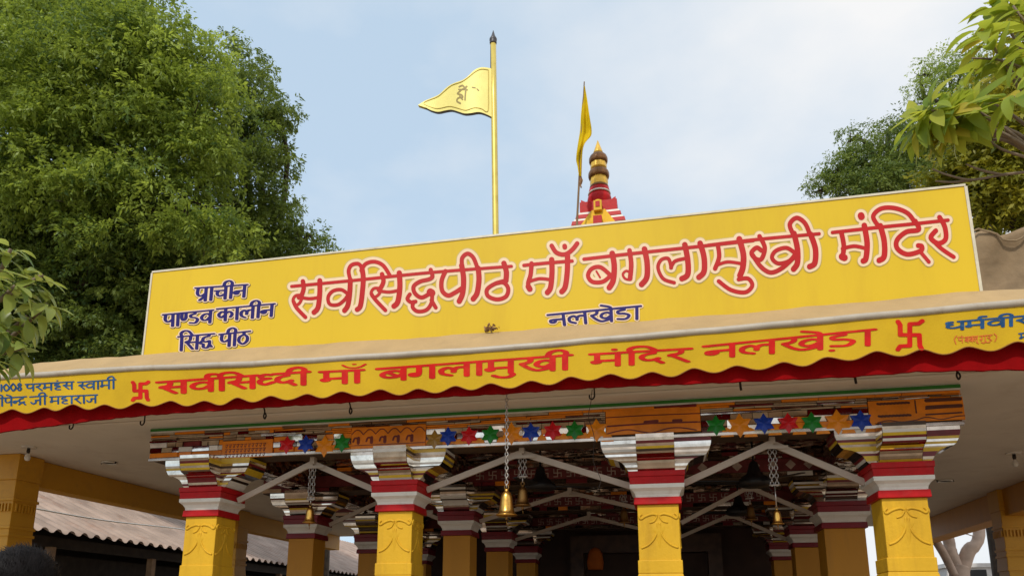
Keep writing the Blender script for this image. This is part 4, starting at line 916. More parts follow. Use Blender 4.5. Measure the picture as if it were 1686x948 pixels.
# =========================================================================================== BELLS, FANS, LAMPS
def chain_mesh(mb, x, y, z0, z1, R=.022, r=.006):
    z = z1-R*1.5; k = 0
    while z > z0:
        mb.torus((x, y, z), R, r, 'y' if k % 2 == 0 else 'x', 1.5, 10, 5); z -= R*2.35; k += 1
def bell(x, y, zb, dia, ztop, label, m='brass', double=False, group='bells hanging in the hall'):
    t = thing('brass_bell', label, 'bell', (x, y, ztop), group); h = dia*1.25; R = dia/2
    mb = MB()
    pr = [(R*1.02, 0), (R*.98, .025), (R*.80, .09), (R*.70, .18), (R*.63, .34), (R*.57, .54), (R*.53, .70), (R*.42, .83), (R*.22, .90), (R*.16, .93), (R*.20, .96), (R*.1, 1.0)]
    inner = [(R*.95, 0.012), (R*.6, .3), (R*.5, .7), (.01, .8)]
    mb.lathe(x, y, [(r_, zb+k*h) for r_, k in pr], 28); o = finish('bell_body', mb, K[m], t, smooth=True)
    mb = MB(); mb.torus((x, y, zb+h*1.06), R*.2, R*.05, 'y', 1.2); mb.torus((x, y, zb+h*.5), .001, .001) if False else None
    mb.tube([(x, y, zb+.05), (x, y, zb-h*.08), (x, y, zb-h*.16)], [R*.06, R*.12, R*.15], 8); mb.tube([(x, y, zb-h*.16), (x+.004, y, zb-h*.38)], R*.05, 6); finish('clapper', mb, K['oldbrass'], t, smooth=True)
    mb = MB()
    if double:
        zl = max(zb+h*1.4, ztop-.40)
        chain_mesh(mb, x-.026, y, zl, ztop, .019, .005); chain_mesh(mb, x+.026, y, zl, ztop, .019, .005)
        mb.tube([(x-.06, y, zl), (x+.06, y, zl)], .011, 6); mb.tube([(x, y, zl), (x, y, zb+h*1.1)], .007, 6)
    else: chain_mesh(mb, x, y, zb+h*1.1, ztop, .016, .005)
    finish('chain', mb, K['chain'], t, smooth=True)
    return t
p = at(834, 848, 7.72)
bell(p[0], 7.72, p[2], .225, 4.0, 'largest polished brass bell on a long chain under the roof edge')
p = at(510, 860, 8.68); bell(-4.32, 8.68, p[2], .17, 3.44, 'small brass bell below the leftmost steel brace, hung by a looped double chain', double=True)
p = at(863, 832, 8.72); bell(-1.63, 8.72, p[2], .20, 3.46, 'dull brown bell on a short double chain behind the largest brass bell', 'oldbrass', True)
p = at(1281, 862, 8.74); bell(1.19, 8.74, p[2], .135, 3.45, 'small bright bell below the rightmost front steel brace on the long double chain', 'brass', True)
# tiny dim bells deeper inside
for X, Y_, py, lab in ((1.2, 11.42, 838, 'dim bell under the second steel brace, deep in the right bay'), (-.6, 11.42, 838, 'dim dark bell hanging deep inside the middle bay')):
    bell(X, Y_, 3.0, .18, 3.42, lab, 'oldbrass', True)

def fan(x, y, z, label, rot):
    t = thing('ceiling_fan', label, 'fan', (x, y, 3.96), 'black ceiling fans in the hall')
    mb = MB(); mb.tube([(x, y, 3.96), (x, y, z+.12)], .014, 8); mb.lathe(x, y, [(.05, 3.96), (.045, 3.92), (.02, 3.87)], 14); finish('rod', mb, K['black_plastic'], t)
    mb = MB(); mb.lathe(x, y, [(.16, z-.075), (.20, z-.06), (.205, z-.01), (.16, z+.04), (.09, z+.09), (.07, z+.15), (.05, z+.22), (.02, z+.25)], 22); finish('motor', mb, K['black_plastic'], t, smooth=True)
    for k in range(3):
        a = rot+k*2*math.pi/3; d = np.array([math.cos(a), math.sin(a), 0]); n = np.array([-d[1], d[0], .12])
        c0 = np.array([x, y, z-.03]); q = [c0+d*.14+n*.05, c0+d*.26+n*.075, c0+d*.72+n*.07, c0+d*.74-n*.03, c0+d*.26-n*.075, c0+d*.14-n*.05]
        mb = MB(); mb.prism(q, (0, 0, .012)); finish('blade', mb, K['black_plastic'], t)
    return t
f0 = at(890, 806, 9.75); fan(f0[0], 9.75, f0[2]+.07, 'black ceiling fan just right of the largest brass bell', .25)
f0 = at(1243, 800, 9.75); fan(f0[0], 9.75, f0[2]+.07, 'black ceiling fan behind the rightmost front steel brace', 3.3)
f0 = at(1217, 846, 12.5); fan(f0[0], 12.5, f0[2]+.06, 'smaller-looking black ceiling fan deeper inside, below the right bay fan', 3.0)

def lamp_holder(x, y, label):
    t = thing('bulb_holder', label, 'lamp', (x, y, 4.0), 'bulb holders on the soffit')
    mb = MB(); mb.lathe(x, y, [(.10, 3.978), (.10, 3.999)], 16); finish('base_plate', mb, K['bulb'], t)
    mb = MB(); mb.lathe(x, y, [(.018, 3.90), (.026, 3.93), (.022, 3.977)], 12); finish('socket', mb, K['iron'], t, smooth=True)
    mb = MB(); mb.lathe(x, y, [(.004, 3.79), (.03, 3.80), (.042, 3.835), (.034, 3.875), (.022, 3.899)], 14); finish('bulb', mb, K['bulb'], t, smooth=True)
lamp_holder(-9.0, 9.02, 'bare bulb holder on the soffit above the left outer pillar')
lamp_holder(5.0, 12.26, 'bare bulb holder on the soffit at the right edge of the picture')
def ring_light(x, y, label):
    mb = MB(); pts = [(x+.11*math.cos(a), y+.11*math.sin(a), 3.985) for a in np.linspace(0, 2*math.pi, 25)]
    t = thing('recessed_light', label, 'ceiling light', (x, y, 4.0), 'empty recessed lights in the soffit')
    mb.tube(pts, .014, 6); finish('rim', mb, K['twhite'], t, smooth=True)
    mb = MB(); mb.lathe(x, y, [(.10, 3.988), (.10, 3.9985)], 20); finish('lens', mb, K['iron'], t)
    mb = MB(); 
    for s in (-1, 1): mb.tube([(x+s*.125, y, 3.998), (x+s*.13, y-.02, 3.97)], .012, 5)
    finish('spring_clip', mb, K['iron'], t)
ring_light(-8.62, 10.22, 'recessed round light in the soffit left of the front pillars')
ring_light(4.79, 14.5, 'recessed round light in the soffit right of the front pillars')
# loose wire from the soffit hook
p0 = at(975, 640, 7.85)
mb = MB(); mb.tube(smooth_line([(p0[0], 7.85, 3.998), (p0[0]-.02, 7.86, 3.85), (p0[0]-.05, 7.9, 3.7), (p0[0]+.0, 7.95, 3.5), (p0[0]-.02, 8.0, 3.25), (p0[0]+.05, 8.02, 3.05), (p0[0]+.02, 8.03, 2.95)], 6), .0035, 5)
tag(finish('loose_wire', mb, K['iron'], smooth=True), 'thin loose wire dangling from a soffit hook left of the third front pillar', 'wire')
# orange bundle by the shrine, deep inside
mb = MB(); c = at(980, 918, 17.5); mb.lathe(c[0], 17.5, [(.17, c[2]-.26), (.19, c[2]-.1), (.16, c[2]+.1), (.10, c[2]+.2), (.02, c[2]+.24)], 14)
tag(finish('orange_idol_cloth', mb, K['orangecloth'], smooth=True), 'small orange cloth-covered figure in the dark hall behind the third pillar', 'figure')
# dried flower scrap on the roof edge
t = thing('dried_flowers', 'dried brown flower scrap lying on the tan roof edge under the sign', 'flowers', tuple(at(808, 546, 7.70)))
c = at(808, 541, 7.72)
mb = MB()
for k in range(26):
    a = rng.normal(0, 1, 3)*np.array([.038, .025, .016])+c; d = rng.normal(0, .02, 3); e = rng.normal(0, .02, 3)
    mb.add([a, a+d, a+d+e, a+e], [(0, 1, 2, 3)])
finish('petals', mb, K['dry'], t)
mb = MB(); mb.tube(smooth_line([c+np.array([-.07, 0, -.02]), c, c+np.array([.06, 0, .0])], 4), .014, 6); mb.tube([c+np.array([0, 0, -.02]), np.array([c[0]+.01, 7.71, 4.69])], .008, 5); finish('stalk', mb, K['post'], t)

# brown canvas heap on the roof at the right
t = thing('canvas_cover', 'creased brown canvas cover on the roof right of the signboard', 'canvas', (4.6, 8.9, 4.44))
mb = MB(); nx_, nz_ = 46, 24
x0, x1 = 3.25, 7.0
def tz(x): return 5.93+.05*math.sin(x*4.2+1.0)+.035*math.sin(x*9.5)+(.05 if 3.6 < x < 3.8 else 0)
for j in range(nz_):
    for i in range(nx_):
        x = x0+(x1-x0)*i/(nx_-1); k = j/(nz_-1); z = 4.45+(tz(x)-4.45)*k
        y = 8.85+.10*k+.05*math.sin(x*3.1+z*4)+.035*math.sin(x*7.3-z*6)+.03*abs(math.sin(x*2.1+z*1.7))
        mb.v.append((x, y, z))
for j in range(nz_-1):
    for i in range(nx_-1): a = j*nx_+i; mb.f.append((a, a+1, a+nx_+1, a+nx_)); mb.m.append(0)
o_ = len(mb.v)
for i in range(nx_): x = x0+(x1-x0)*i/(nx_-1); mb.v.append((x, 10.4, tz(x)-.25))
for i in range(nx_-1): a = (nz_-1)*nx_+i; mb.f.append((a, a+1, o_+i+1, o_+i)); mb.m.append(0)
finish('canvas', mb, K['tarp'], t, smooth=True)
mb = MB(); mb.tube([(x, 8.925-.03, tz(x)-.02-.5*max(0, 0.25-abs(x-4.0))) for x in np.linspace(3.5, 5.2, 30)], .012, 5); finish('seam', mb, K['tarp'], t)

# =========================================================================================== SHED AT LEFT, RIGHT BACKGROUND
shed = thing('tin_shed', 'long low shed with a faded corrugated metal roof left of the hall', 'shed', (-14, 20, 0))
ex, ez, kk = -12.0, 3.27, .43
ny = 1100; ys = np.linspace(11.6, 52, ny); mb = MB(); nX = 8; xsR = np.linspace(ex, ex-6, nX)
for x in xsR:
    for y in ys:
        s_ = math.sin((y+.0)*2*math.pi/.36)
        mb.v.append((float(x), float(y), ez+(ex-x)*kk+.045*(abs(s_)**.6)*(1 if s_ > 0 else -1)))
for i in range(nX-1):
    for j in range(ny-1): a = i*ny+j; mb.f.append((a, a+1, a+ny+1, a+ny)); mb.m.append(0)
finish('corrugated_roof', mb, K['rust'], shed, smooth=True)
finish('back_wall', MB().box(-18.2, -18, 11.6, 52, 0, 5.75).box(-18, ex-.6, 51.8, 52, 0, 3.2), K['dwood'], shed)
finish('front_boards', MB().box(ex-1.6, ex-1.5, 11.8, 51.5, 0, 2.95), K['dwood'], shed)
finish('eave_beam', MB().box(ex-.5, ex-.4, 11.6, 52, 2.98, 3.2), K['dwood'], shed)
for y in (13.2, 16.4, 19.6, 22.8, 26.0, 29.2, 32.4, 35.6, 38.8): finish('post', MB().box(ex-.42, ex-.27, y, y+.14, 0, 2.98), K['post'], shed)
mb = MB(); 
a_, b_ = at(66, 838, 11.5), at(242, 864, 15.2)
mb.tube([a_+(b_-a_)*k/12+np.array([0, 0, -.03*math.sin(math.pi*k/12)]) for k in range(-2, 26)], .016, 6); tag(finish('hanging_cable', mb, K['twhite'], smooth=True), 'pale cable strung along the left aisle in front of the corrugated roof', 'cable')

mb = MB()
t = thing('bare_tree', 'pale bare forked tree trunk seen through the right side of the hall', 'tree', (7.4, 22, 0))
c = at(1578, 948, 22)
trunk = smooth_line([(c[0], 22, 0), (c[0]-.02, 22, 1.6), (c[0]+.02, 22, 2.7), (c[0]+.08, 22, 3.0)], 4); mb.tube(trunk, [.26]*5+[.24]*5+[.22]*3, 12)
c2 = at(1612, 880, 22); c3 = at(1561, 885, 22)
mb.tube(smooth_line([trunk[-1]-np.array([0, 0, .2]), (c[0]+.3, 22, 3.35), (c2[0], 22, c2[2]), (c2[0]+.2, 22.2, c2[2]+1.6), (c2[0]+.9, 22.5, 6.2)], 5), [.17]*8+[.14]*8+[.10]*5, 10)
mb.tube(smooth_line([trunk[-1]-np.array([0, 0, .2]), (c[0]-.12, 22, 3.3), (c3[0], 22, c3[2]), (c3[0]-.25, 22, c3[2]+1.5), (c3[0]-.6, 22, 6.2)], 5), [.17]*8+[.14]*8+[.1]*5, 10)
finish('trunk', mb, K['palebark'], t, smooth=True)
mb = MB()
c4 = at(1541, 890, 21); mb.tube(smooth_line([at(1572, 948, 21), at(1556, 915, 21), c4, at(1530, 870, 21), at(1515, 830, 21)], 5), [.10]*10+[.08]*11, 8)
for k in range(18):
    s0 = np.array([c[0]+rng.uniform(-.8, .9), 22+rng.uniform(-.4, .6), 3.6+rng.uniform(0, 1.6)]); d = rng.normal(0, .45, 3); d[2] = abs(d[2])*.6
    mb.tube(smooth_line([s0, s0+d*.5+rng.normal(0, .08, 3), s0+d*1.2], 4), .014, 5)
finish('branches', mb, K['palebark'], t, smooth=True)
t = thing('white_hut', 'small whitewashed hut with a dark window behind the bare tree', 'hut', (8, 25, 0))
c = at(1580, 928, 25); finish('wall', MB().box(c[0]-.35, c[0]+2.6, 25, 27, 0, c[2]-.1), K['lwhite'], t)
finish('parapet', MB().box(c[0]-.42, c[0]+2.7, 24.94, 27.06, c[2]-.098, c[2]+.02), K['lwhite'], t); d = at(1590, 944, 24.99); finish('window', MB().box(d[0], d[0]+.55, 24.98, 25.02, d[2]-.7, d[2]+.12), K['black_plastic'], t)

# =========================================================================================== PERSON (only the hair shows over the lower edge)
hy = 1.95; hc = at(36, 893, hy); hx, htop = hc[0], hc[2]
def skin_body(name, joints, edges, mat_, parent, levels=2):
    me = bpy.data.meshes.new(name); me.from_pydata([j[0] for j in joints], edges, []); o = bpy.data.objects.new(name, me); COL.objects.link(o)
    o.parent = parent; o.location = [-c_ for c_ in parent_loc(parent)]
    sk = o.modifiers.new('skin', 'SKIN'); lay_ = me.skin_vertices[0] if me.skin_vertices else None
    if lay_ is None:
        me.skin_vertices  # created with the modifier
    for i, j in enumerate(joints):
        sv_ = me.skin_vertices[0].data[i]; sv_.radius = j[1]; sv_.use_root = (i == 0)
    sb = o.modifiers.new('sub', 'SUBSURF'); sb.levels = sb.render_levels = levels
    me.materials.append(mat_); return o
person = thing('person', 'black-haired person in a dark shirt seen from behind at the lower left corner', 'person', (hx, hy, 0))
ht = htop-.035
def hh(k): return ht*k
J = [((hx, hy, hh(.53)), (.15, .11)), ((hx, hy, hh(.63)), (.14, .10)), ((hx, hy, hh(.74)), (.165, .11)), ((hx, hy, hh(.81)), (.13, .08)), ((hx, hy+.01, hh(.85)), (.055, .055)), ((hx, hy+.02, hh(.885)), (.07, .085)), ((hx, hy+.02, hh(.935)), (.078, .098)), ((hx, hy+.01, hh(.975)), (.06, .075)),
     ((hx-.20, hy, hh(.80)), (.055, .055)), ((hx-.25, hy, hh(.64)), (.042, .042)), ((hx-.25, hy+.05, hh(.50)), (.032, .032)), ((hx-.245, hy+.08, hh(.45)), (.025, .04)),
     ((hx+.20, hy, hh(.80)), (.055, .055)), ((hx+.25, hy, hh(.64)), (.042, .042)), ((hx+.25, hy+.05, hh(.50)), (.032, .032)), ((hx+.245, hy+.08, hh(.45)), (.025, .04)),
     ((hx-.09, hy, hh(.47)), (.09, .09)), ((hx-.10, hy, hh(.27)), (.06, .06)), ((hx-.10, hy, hh(.05)), (.042, .045)), ((hx-.10, hy+.14, hh(.02)), (.04, .03)),
     ((hx+.09, hy, hh(.47)), (.09, .09)), ((hx+.10, hy, hh(.27)), (.06, .06)), ((hx+.10, hy, hh(.05)), (.042, .045)), ((hx+.10, hy+.14, hh(.02)), (.04, .03))]
Ed = [(0, 1), (1, 2), (2, 3), (3, 4), (4, 5), (5, 6), (6, 7), (3, 8), (8, 9), (9, 10), (10, 11), (3, 12), (12, 13), (13, 14), (14, 15), (0, 16), (16, 17), (17, 18), (18, 19), (0, 20), (20, 21), (21, 22), (22, 23)]
skin_body('body', J, Ed, K['skin'], person)
sj = [((hx, hy, hh(.50)), (.165, .125)), ((hx, hy, hh(.63)), (.155, .115)), ((hx, hy, hh(.74)), (.18, .125)), ((hx, hy, hh(.815)), (.14, .09)), ((hx-.205, hy, hh(.80)), (.072, .072)), ((hx-.245, hy, hh(.68)), (.066, .066)), ((hx+.205, hy, hh(.80)), (.072, .072)), ((hx+.245, hy, hh(.68)), (.066, .066))]
skin_body('shirt', sj, [(0, 1), (1, 2), (2, 3), (3, 4), (4, 5), (3, 6), (6, 7)], K['shirt'], person)
# hair: cap plus many short strands
mb = MB(); hcz = ht*.945
nseg, nrow = 40, 16
for i in range(nrow+1):
    th_ = (i/nrow)*math.pi*.62
    for k in range(nseg):
        a = 2*math.pi*k/nseg; r_ = .93+.05*math.sin(a*7+i*1.3)+.04*math.sin(a*13-i)
        mb.v.append((hx+.098*r_*math.sin(th_)*math.cos(a), hy+.015+.112*r_*math.sin(th_)*math.sin(a), hcz+.118*r_*math.cos(th_)))
for i in range(nrow):
    for k in range(nseg): a = i*nseg+k; b = i*nseg+(k+1) % nseg; mb.f.append((a, a+nseg, b+nseg, b)); mb.m.append(0)
HC = np.array([hx, hy+.015, hcz]); HR = np.array([.098, .112, .118])
for k in range(7000):
    th_ = math.acos(1-rng.random()*1.3); a = rng.random()*2*math.pi
    d = np.array([math.sin(th_)*math.cos(a), math.sin(th_)*math.sin(a), math.cos(th_)])
    tg = np.cross(d, [.35, .9, .1])+rng.normal(0, .35, 3); tg -= d*(tg@d); tg /= np.linalg.norm(tg)+1e-9; sd_ = np.cross(tg, d)*.0011
    ln = rng.uniform(.12, .34); lift = rng.uniform(.01, .08) if rng.random() < .8 else rng.uniform(.08, .22)
    pt_ = [HC+HR*((d+tg*q*ln)/np.linalg.norm(d+tg*q*ln))*(1.01+lift*q) for q in (0, .5, 1)]
    mb.add([pt_[0]-sd_, pt_[0]+sd_, pt_[1]+sd_*.8, pt_[2], pt_[1]-sd_*.8], [(0, 1, 2, 4), (4, 2, 3)])
finish('hair', mb, K['hair'], person)

# =========================================================================================== TREES
def np_mesh(name, V, Q, tone, material, parent):
    me = bpy.data.meshes.new(name); nv_, nq = len(V), len(Q)
    me.vertices.add(nv_); me.vertices.foreach_set('co', V.astype(np.float32).ravel())
    me.loops.add(nq*4); me.loops.foreach_set('vertex_index', Q.astype(np.int32).ravel())
    me.polygons.add(nq); me.polygons.foreach_set('loop_start', np.arange(0, nq*4, 4, dtype=np.int32)); me.polygons.foreach_set('loop_total', np.full(nq, 4, np.int32))
    me.update(calc_edges=True)
    at_ = me.attributes.new('tone', 'FLOAT', 'POINT'); at_.data.foreach_set('value', tone.astype(np.float32))
    me.materials.append(material)
    o = bpy.data.objects.new(name, me); COL.objects.link(o); o.parent = parent; o.location = [-c_ for c_ in parent_loc(parent)]
    return o
def spray_templates(L_, n, ll, lw, r_, kinds=5):
    """small loose twigs along +X: n separate pointed leaflets each, irregularly set"""
    out_ = []
    for q in range(kinds):
        V = []
        for k in range(n):
            t = r_.uniform(.1, 1.0); s = 1 if k % 2 else -1
            b = np.array([L_*t, s*r_.uniform(.0, .035)+r_.normal(0, .02), -.2*L_*t*t+r_.normal(0, .025)])
            d = np.array([r_.uniform(.1, .9), s*r_.uniform(.3, 1.0), r_.normal(-.35, .35)]); d /= np.linalg.norm(d)
            nn = np.cross(d, r_.normal(0, .6, 3)+np.array([0, 0, 1.0])); nn /= np.linalg.norm(nn)+1e-9
            l_ = ll*r_.uniform(.6, 1.25); w_ = lw*r_.uniform(.75, 1.2)
            V += [b, b+d*l_*.42+nn*w_+[0, 0, .006], b+d*l_+[0, 0, -.012], b+d*l_*.42-nn*w_]
        out_.append(np.array(V))
    return np.array(out_), np.arange(n*4).reshape(n, 4)
def crown(name, lobes, dens, nfr, L_, ll, lw, material, parent, seed, nleaf=11, droop=.32, sub_r=.36):
    r_ = np.random.default_rng(seed); TVK, TQ = spray_templates(L_, nleaf, ll, lw, r_)
    B, D, TN = [], [], []
    for lx, ly, lz, R in lobes:
        ns = max(6, int(13*R*dens))
        for k in range(ns):
            d = r_.normal(size=3); d[1] -= .45; d[2] += .30; d /= np.linalg.norm(d)
            rs = R*sub_r*r_.uniform(.6, 1.25)+.10
            c = np.array([lx, ly, lz])+d*R*(r_.uniform(.55, 1.0) if r_.random() < .85 else r_.uniform(0, .5))
            n = max(6, int(nfr*(rs/.5)**2*r_.uniform(.6, 1.1)))
            u = r_.normal(size=(n, 3)); u[:, 2] = np.abs(u[:, 2])*.9-.25; u /= np.linalg.norm(u, axis=1)[:, None]
            p = c+u*(rs*r_.uniform(.35, 1.0, n)**.6)[:, None]*np.array([1, 1, .62])
            f = u*.8+r_.normal(size=(n, 3))*.45; f[:, 2] -= droop*r_.uniform(.4, 1.5, n); f /= np.linalg.norm(f, axis=1)[:, None]
            B.append(p); D.append(f); TN.append(np.clip(r_.normal(.45, .24)+r_.normal(0, .15, n), 0, 1))
    base = np.concatenate(B); dirs = np.concatenate(D); tn = np.concatenate(TN); n = len(base)
    upv = r_.normal(size=(n, 3))*.4+np.array([0, -.25, 1.0]); side = np.cross(upv, dirs); side /= np.linalg.norm(side, axis=1)[:, None]+1e-9; up_ = np.cross(dirs, side)
    sc = r_.uniform(.65, 1.3, n); TV = TVK[r_.integers(0, len(TVK), n)]
    V = base[:, None, :]+sc[:, None, None]*(TV[:, :, 0:1]*dirs[:, None, :]+TV[:, :, 1:2]*side[:, None, :]+TV[:, :, 2:3]*up_[:, None, :])
    m_ = TV.shape[1]; Q = (TQ[None]+(np.arange(n)*m_)[:, None, None]).reshape(-1, 4)
    return np_mesh(name, V.reshape(-1, 3), Q, np.repeat(tn, m_), material, parent)
def lob(px, py, rp, Y): p = at(px, py, Y); q = at(px+rp, py, Y); return (p[0], p[1], p[2], float(np.linalg.norm(q-p)))
def limbs(mb, base, top, lobes, r0, seed):
    r_ = np.random.default_rng(seed); base = np.array(base, float); top = np.array(top, float)
    tr = smooth_line([base, np.array([base[0], base[1], top[2]*.35]), np.array([base[0]*.8+top[0]*.2, base[1]*.8+top[1]*.2, top[2]*.7])+r_.normal(0, .1, 3), top], 5); mb.tube(tr, list(np.linspace(r0, r0*.6, len(tr))), 10)
    for l in lobes:
        e = np.array(l[:3]); m_ = top*.45+e*.55+r_.normal(0, .3, 3); s_ = top+(base-top)*r_.uniform(0, .25)
        pts = smooth_line([s_, m_, e], 5); mb.tube(pts, list(np.linspace(r0*.42, r0*.08, len(pts))), 7)
        for k in range(5):
            d = r_.normal(0, 1, 3); d /= np.linalg.norm(d); f = e+d*l[3]*.85; mm = (e*.9+m_*.1+f)/2+r_.normal(0, .1, 3)
            mb.tube([e*.85+m_*.15, mm, f], [r0*.10, r0*.06, r0*.02], 5)
def tree(name, label, lobes, base, top, r0, bark, material, seed, dens=1.0, nfr=70, L_=.30, ll=.085, lw=.017, group=None, nleaf=11, **kw):
    t = thing(name, label, 'tree', tuple(base), group)
    mb = MB(); limbs(mb, base, top, lobes, r0, seed); finish('trunk', mb, bark, t, smooth=True)
    crown('crown', lobes, dens, nfr, L_, ll, lw, material, t, seed, nleaf, **kw); return t
lA = [lob(40, 40, 120, 15.5), lob(130, 55, 100, 15), lob(200, 60, 70, 15.5), lob(255, 135, 92, 14.6), lob(325, 110, 44, 15.2), lob(150, 160, 120, 14.5), lob(30, 170, 110, 15), lob(330, 200, 75, 15), lob(230, 260, 110, 14.8), lob(90, 290, 110, 15), lob(310, 330, 80, 15.2), lob(10, 330, 90, 15.6), lob(170, 360, 90, 15.4), lob(345, 400, 60, 15.6)]
tree('neem_tree', 'tall bright green neem tree filling the upper left corner', lA, (-19.6, 17, 0), at(170, 330, 16), .38, K['bark'], K['lfA'], 21, 1.25, 36, group='trees behind the temple', L_=.36, ll=.135, lw=.027, sub_r=.33)
lB = [lob(385, 120, 45, 18), lob(420, 170, 48, 18), lob(455, 200, 36, 18), lob(400, 240, 60, 18), lob(440, 290, 38, 18.2), lob(410, 340, 55, 18), lob(455, 350, 38, 18.4), lob(430, 400, 50, 18.5), lob(480, 395, 30, 18.6), lob(520, 405, 24, 18.8), lob(500, 440, 50, 19), lob(380, 430, 60, 18.5), lob(360, 300, 60, 18.6)]
tree('neem_tree', 'darker neem tree right of the tall bright one, above the left end of the sign', lB, (-11.0, 23, 0), at(425, 380, 18.8), .30, K['bark'], K['lfB'], 22, 1.2, 50, group='trees behind the temple', ll=.115, lw=.024)
lC = [lob(60, 430, 110, 17), lob(180, 460, 110, 17), lob(290, 470, 90, 17.2), lob(90, 540, 110, 17.5), lob(220, 550, 100, 17.5), lob(20, 500, 90, 17), lob(150, 600, 90, 18), lob(330, 520, 70, 18), lob(250, 400, 80, 17.5)]
tree('leafy_tree', 'shaded dark tree under the tall neem, left of the signboard', lC, (-19.8, 21.5, 0), at(160, 520, 17.8), .28, K['bark'], K['lfB'], 23, 1.5, 50, group='trees behind the temple', ll=.12, lw=.026)
lD = [lob(1370, 300, 34, 20), lob(1410, 280, 40, 20), lob(1405, 225, 20, 20), lob(1440, 260, 42, 20), lob(1470, 295, 50, 20), lob(1430, 320, 45, 20), lob(1500, 250, 55, 20.3), lob(1540, 300, 60, 20.5), lob(1480, 220, 25, 20.2), lob(1345, 315, 16, 20)]
tree('leafy_tree', 'dark green tree showing over the right end of the signboard', lD, (8.6, 22.8, 0), at(1460, 320, 20.5), .26, K['bark'], K['lfB'], 24, 1.9, group='trees behind the temple')
lE = [lob(1530, 120, 30, 24), lob(1560, 150, 42, 24), lob(1590, 110, 40, 24), lob(1520, 165, 28, 24), lob(1620, 160, 60, 24), lob(1580, 200, 55, 24)]
tree('leafy_tree', 'pale distant tree peeping out above the dark tree at the right', lE, (10.5, 24.5, 0), at(1600, 220, 24.5), .25, K['bark'], K['lfA'], 25, group='trees behind the temple')
lF = [lob(1600, 220, 60, 15), lob(1660, 190, 70, 15), lob(1640, 270, 70, 14.6), lob(1690, 260, 70, 14.5), lob(1590, 290, 55, 15), lob(1560, 330, 50, 15.4), lob(1640, 345, 60, 15), lob(1700, 350, 70, 15), lob(1680, 110, 60, 15.2), lob(1720, 40, 60, 15.2)]
tree('leafy_tree', 'yellow-green tree behind the canvas cover at the right edge', lF, (8.2, 15.4, 0), at(1660, 330, 15.2), .24, K['bark'], K['lfC'], 26, 1.4, group='trees behind the temple', L_=.32, ll=.115, lw=.026)

# frangipani: thick bare twigs ending in whorls of long leaves
def big_leaf(L_, W_, bend):
    V = []; n = 6
    for i in range(n+1):
        t = i/n; w_ = W_*(math.sin(math.pi*min(1, t**.8))**.75) if 0 < t < 1 else W_*.06
        x = L_*(math.sin(bend*t)/bend if abs(bend) > 1e-3 else t); z = -L_*((1-math.cos(bend*t))/bend if abs(bend) > 1e-3 else 0)
        V += [(x, -w_, z+.22*w_), (x, 0, z), (x, w_, z+.22*w_)]
    Q = []
    for i in range(n): a = 3*i; Q += [(a, a+1, a+4, a+3), (a+1, a+2, a+5, a+4)]
    return np.array(V), np.array(Q)
def whorl_leaves(whorls, material, parent, seed, L_=.30, W_=.052):
    r_ = np.random.default_rng(seed); AV, AQ, AT = [], [], []; off = 0
    for c_, axis, n, sc in whorls:
        axis = np.array(axis, float); axis /= np.linalg.norm(axis); s1 = np.cross(axis, [.1, .2, 1]); s1 /= np.linalg.norm(s1); s2 = np.cross(axis, s1)
        for k in range(n):
            a = 2.4*k+r_.normal(0, .25); el = r_.uniform(-.35, .75); d = (s1*math.cos(a)+s2*math.sin(a))*math.cos(el)+axis*math.sin(el); d[2] -= r_.uniform(0, .25); d /= np.linalg.norm(d)
            upv = axis*.8+np.array([0, 0, .6])+r_.normal(0, .25, 3); sd = np.cross(upv, d); sd /= np.linalg.norm(sd); up_ = np.cross(d, sd)
            TV, TQ = big_leaf(L_*sc*r_.uniform(.7, 1.15), W_*sc*r_.uniform(.8, 1.2), r_.uniform(.2, 1.2))
            b = np.array(c_)+d*.03+axis*r_.uniform(-.10, .03)
            AV.append(b+TV[:, :1]*d+TV[:, 1:2]*sd+TV[:, 2:3]*up_); AQ.append(TQ+off); off += len(TV)
            tn = np.clip(r_.normal(.40, .28), 0, 1); AT.append(np.full(len(TV), tn))
    o = np_mesh('leaves', np.concatenate(AV), np.concatenate(AQ), np.concatenate(AT), material, parent)
    o.data.polygons.foreach_set('use_smooth', [True]*len(o.data.polygons)); return o
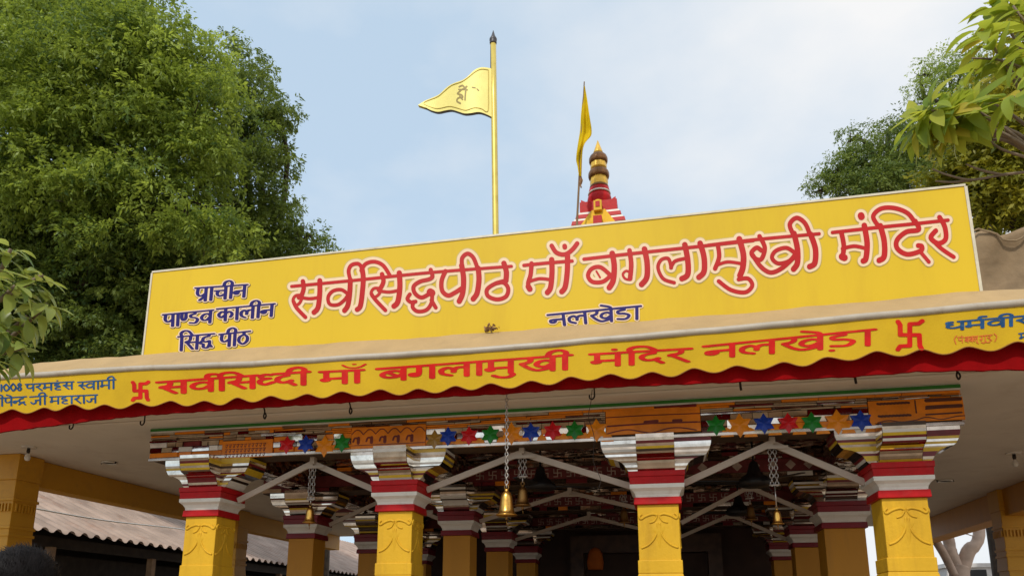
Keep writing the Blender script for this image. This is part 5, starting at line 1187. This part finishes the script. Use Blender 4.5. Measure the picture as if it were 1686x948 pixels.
def frangipani(label, base, fork, tips, extra, material, seed, n=13, sc=1.0, tr=.03):
    t = thing('frangipani_tree', label, 'tree', tuple(base)); base = np.array(base, float); fork = np.array(fork, float)
    mb = MB(); mb.tube(smooth_line([base, base*.5+fork*.5+np.array([.08, .05, 0]), fork], 5), [.10]*6+[.055]*5, 10)
    r_ = np.random.default_rng(seed); wh = []
    for (px, py, Y, via) in tips:
        e = at(px, py, Y); pts = [fork]+[at(*v) for v in via]+[e]
        if len(pts) == 2: pts = [fork, fork*.45+e*.55+np.array([0, 0, -.12])+r_.normal(0, .05, 3), e]
        sp = smooth_line(pts, 6); mb.tube(sp, list(np.linspace(tr, tr*.5, len(sp))), 8)
        ax = e-np.array(pts[-2]); ax = ax/np.linalg.norm(ax)+np.array([0, -.1, .35]); wh.append((e, ax, n+int(r_.integers(-2, 4)), sc))
    for pts in extra:
        sp = smooth_line([at(*p) for p in pts], 6); mb.tube(sp, list(np.linspace(tr*.7, tr*.35, len(sp))), 7)
    finish('trunk', mb, K['frbark'], t, smooth=True); whorl_leaves(wh, material, t, seed); return t
frangipani('frangipani tree with yellowing leaves reaching in from the right edge', (3.0, 4.7, 0), (2.85, 4.65, 3.5),
    [(1535, 182, 4.2, [(1700, 236, 4.5), (1600, 200, 4.35)]), (1563, 205, 4.3, [(1690, 246, 4.5), (1620, 215, 4.4)]), (1510, 205, 4.45, [(1700, 250, 4.6), (1580, 215, 4.5)]), (1590, 150, 4.4, [(1700, 215, 4.6)]), (1640, 90, 4.3, []), (1520, 200, 4.3, [(1700, 250, 4.5), (1600, 215, 4.4)]), (1548, 190, 4.26, [(1700, 250, 4.48), (1610, 205, 4.33)]), (1592, 175, 4.18, [(1690, 240, 4.48), (1620, 190, 4.26)]), (1622, 55, 4.33, []), (1668, 10, 4.41, []), (1690, 80, 4.18, []), (1668, 160, 4.03, [(1720, 190, 4.26)]), (1640, 15, 4.56, []), (1575, 215, 4.48, [(1690, 250, 4.56), (1625, 230, 4.48)])],
    [[(1720, 280, 4.56), (1650, 288, 4.48), (1600, 296, 4.41), (1560, 288, 4.33), (1535, 278, 4.33)], [(1700, 262, 4.41), (1650, 246, 4.33), (1625, 228, 4.33)], [(1600, 296, 4.41), (1570, 300, 4.41), (1540, 298, 4.41)], [(1650, 288, 4.48), (1615, 280, 4.41), (1590, 270, 4.41)], [(1700, 120, 4.26), (1650, 100, 4.26), (1600, 96, 4.26)]], K['lfF'], 31, n=19, sc=.66, tr=.013)
frangipani('frangipani tree with long green leaves reaching in from the left edge', (-6.6, 5.2, 0), (-6.4, 5.1, 3.7),
    [(18, 410, 5.0, []), (70, 452, 5.1, []), (25, 470, 4.9, []), (78, 500, 5.2, []), (14, 545, 5.0, []), (40, 572, 5.1, []), (-25, 440, 5.0, []), (-10, 592, 4.9, []), (-30, 520, 4.8, []), (45, 520, 5.3, [])],
    [], K['lfG'], 32, n=13, sc=.88)
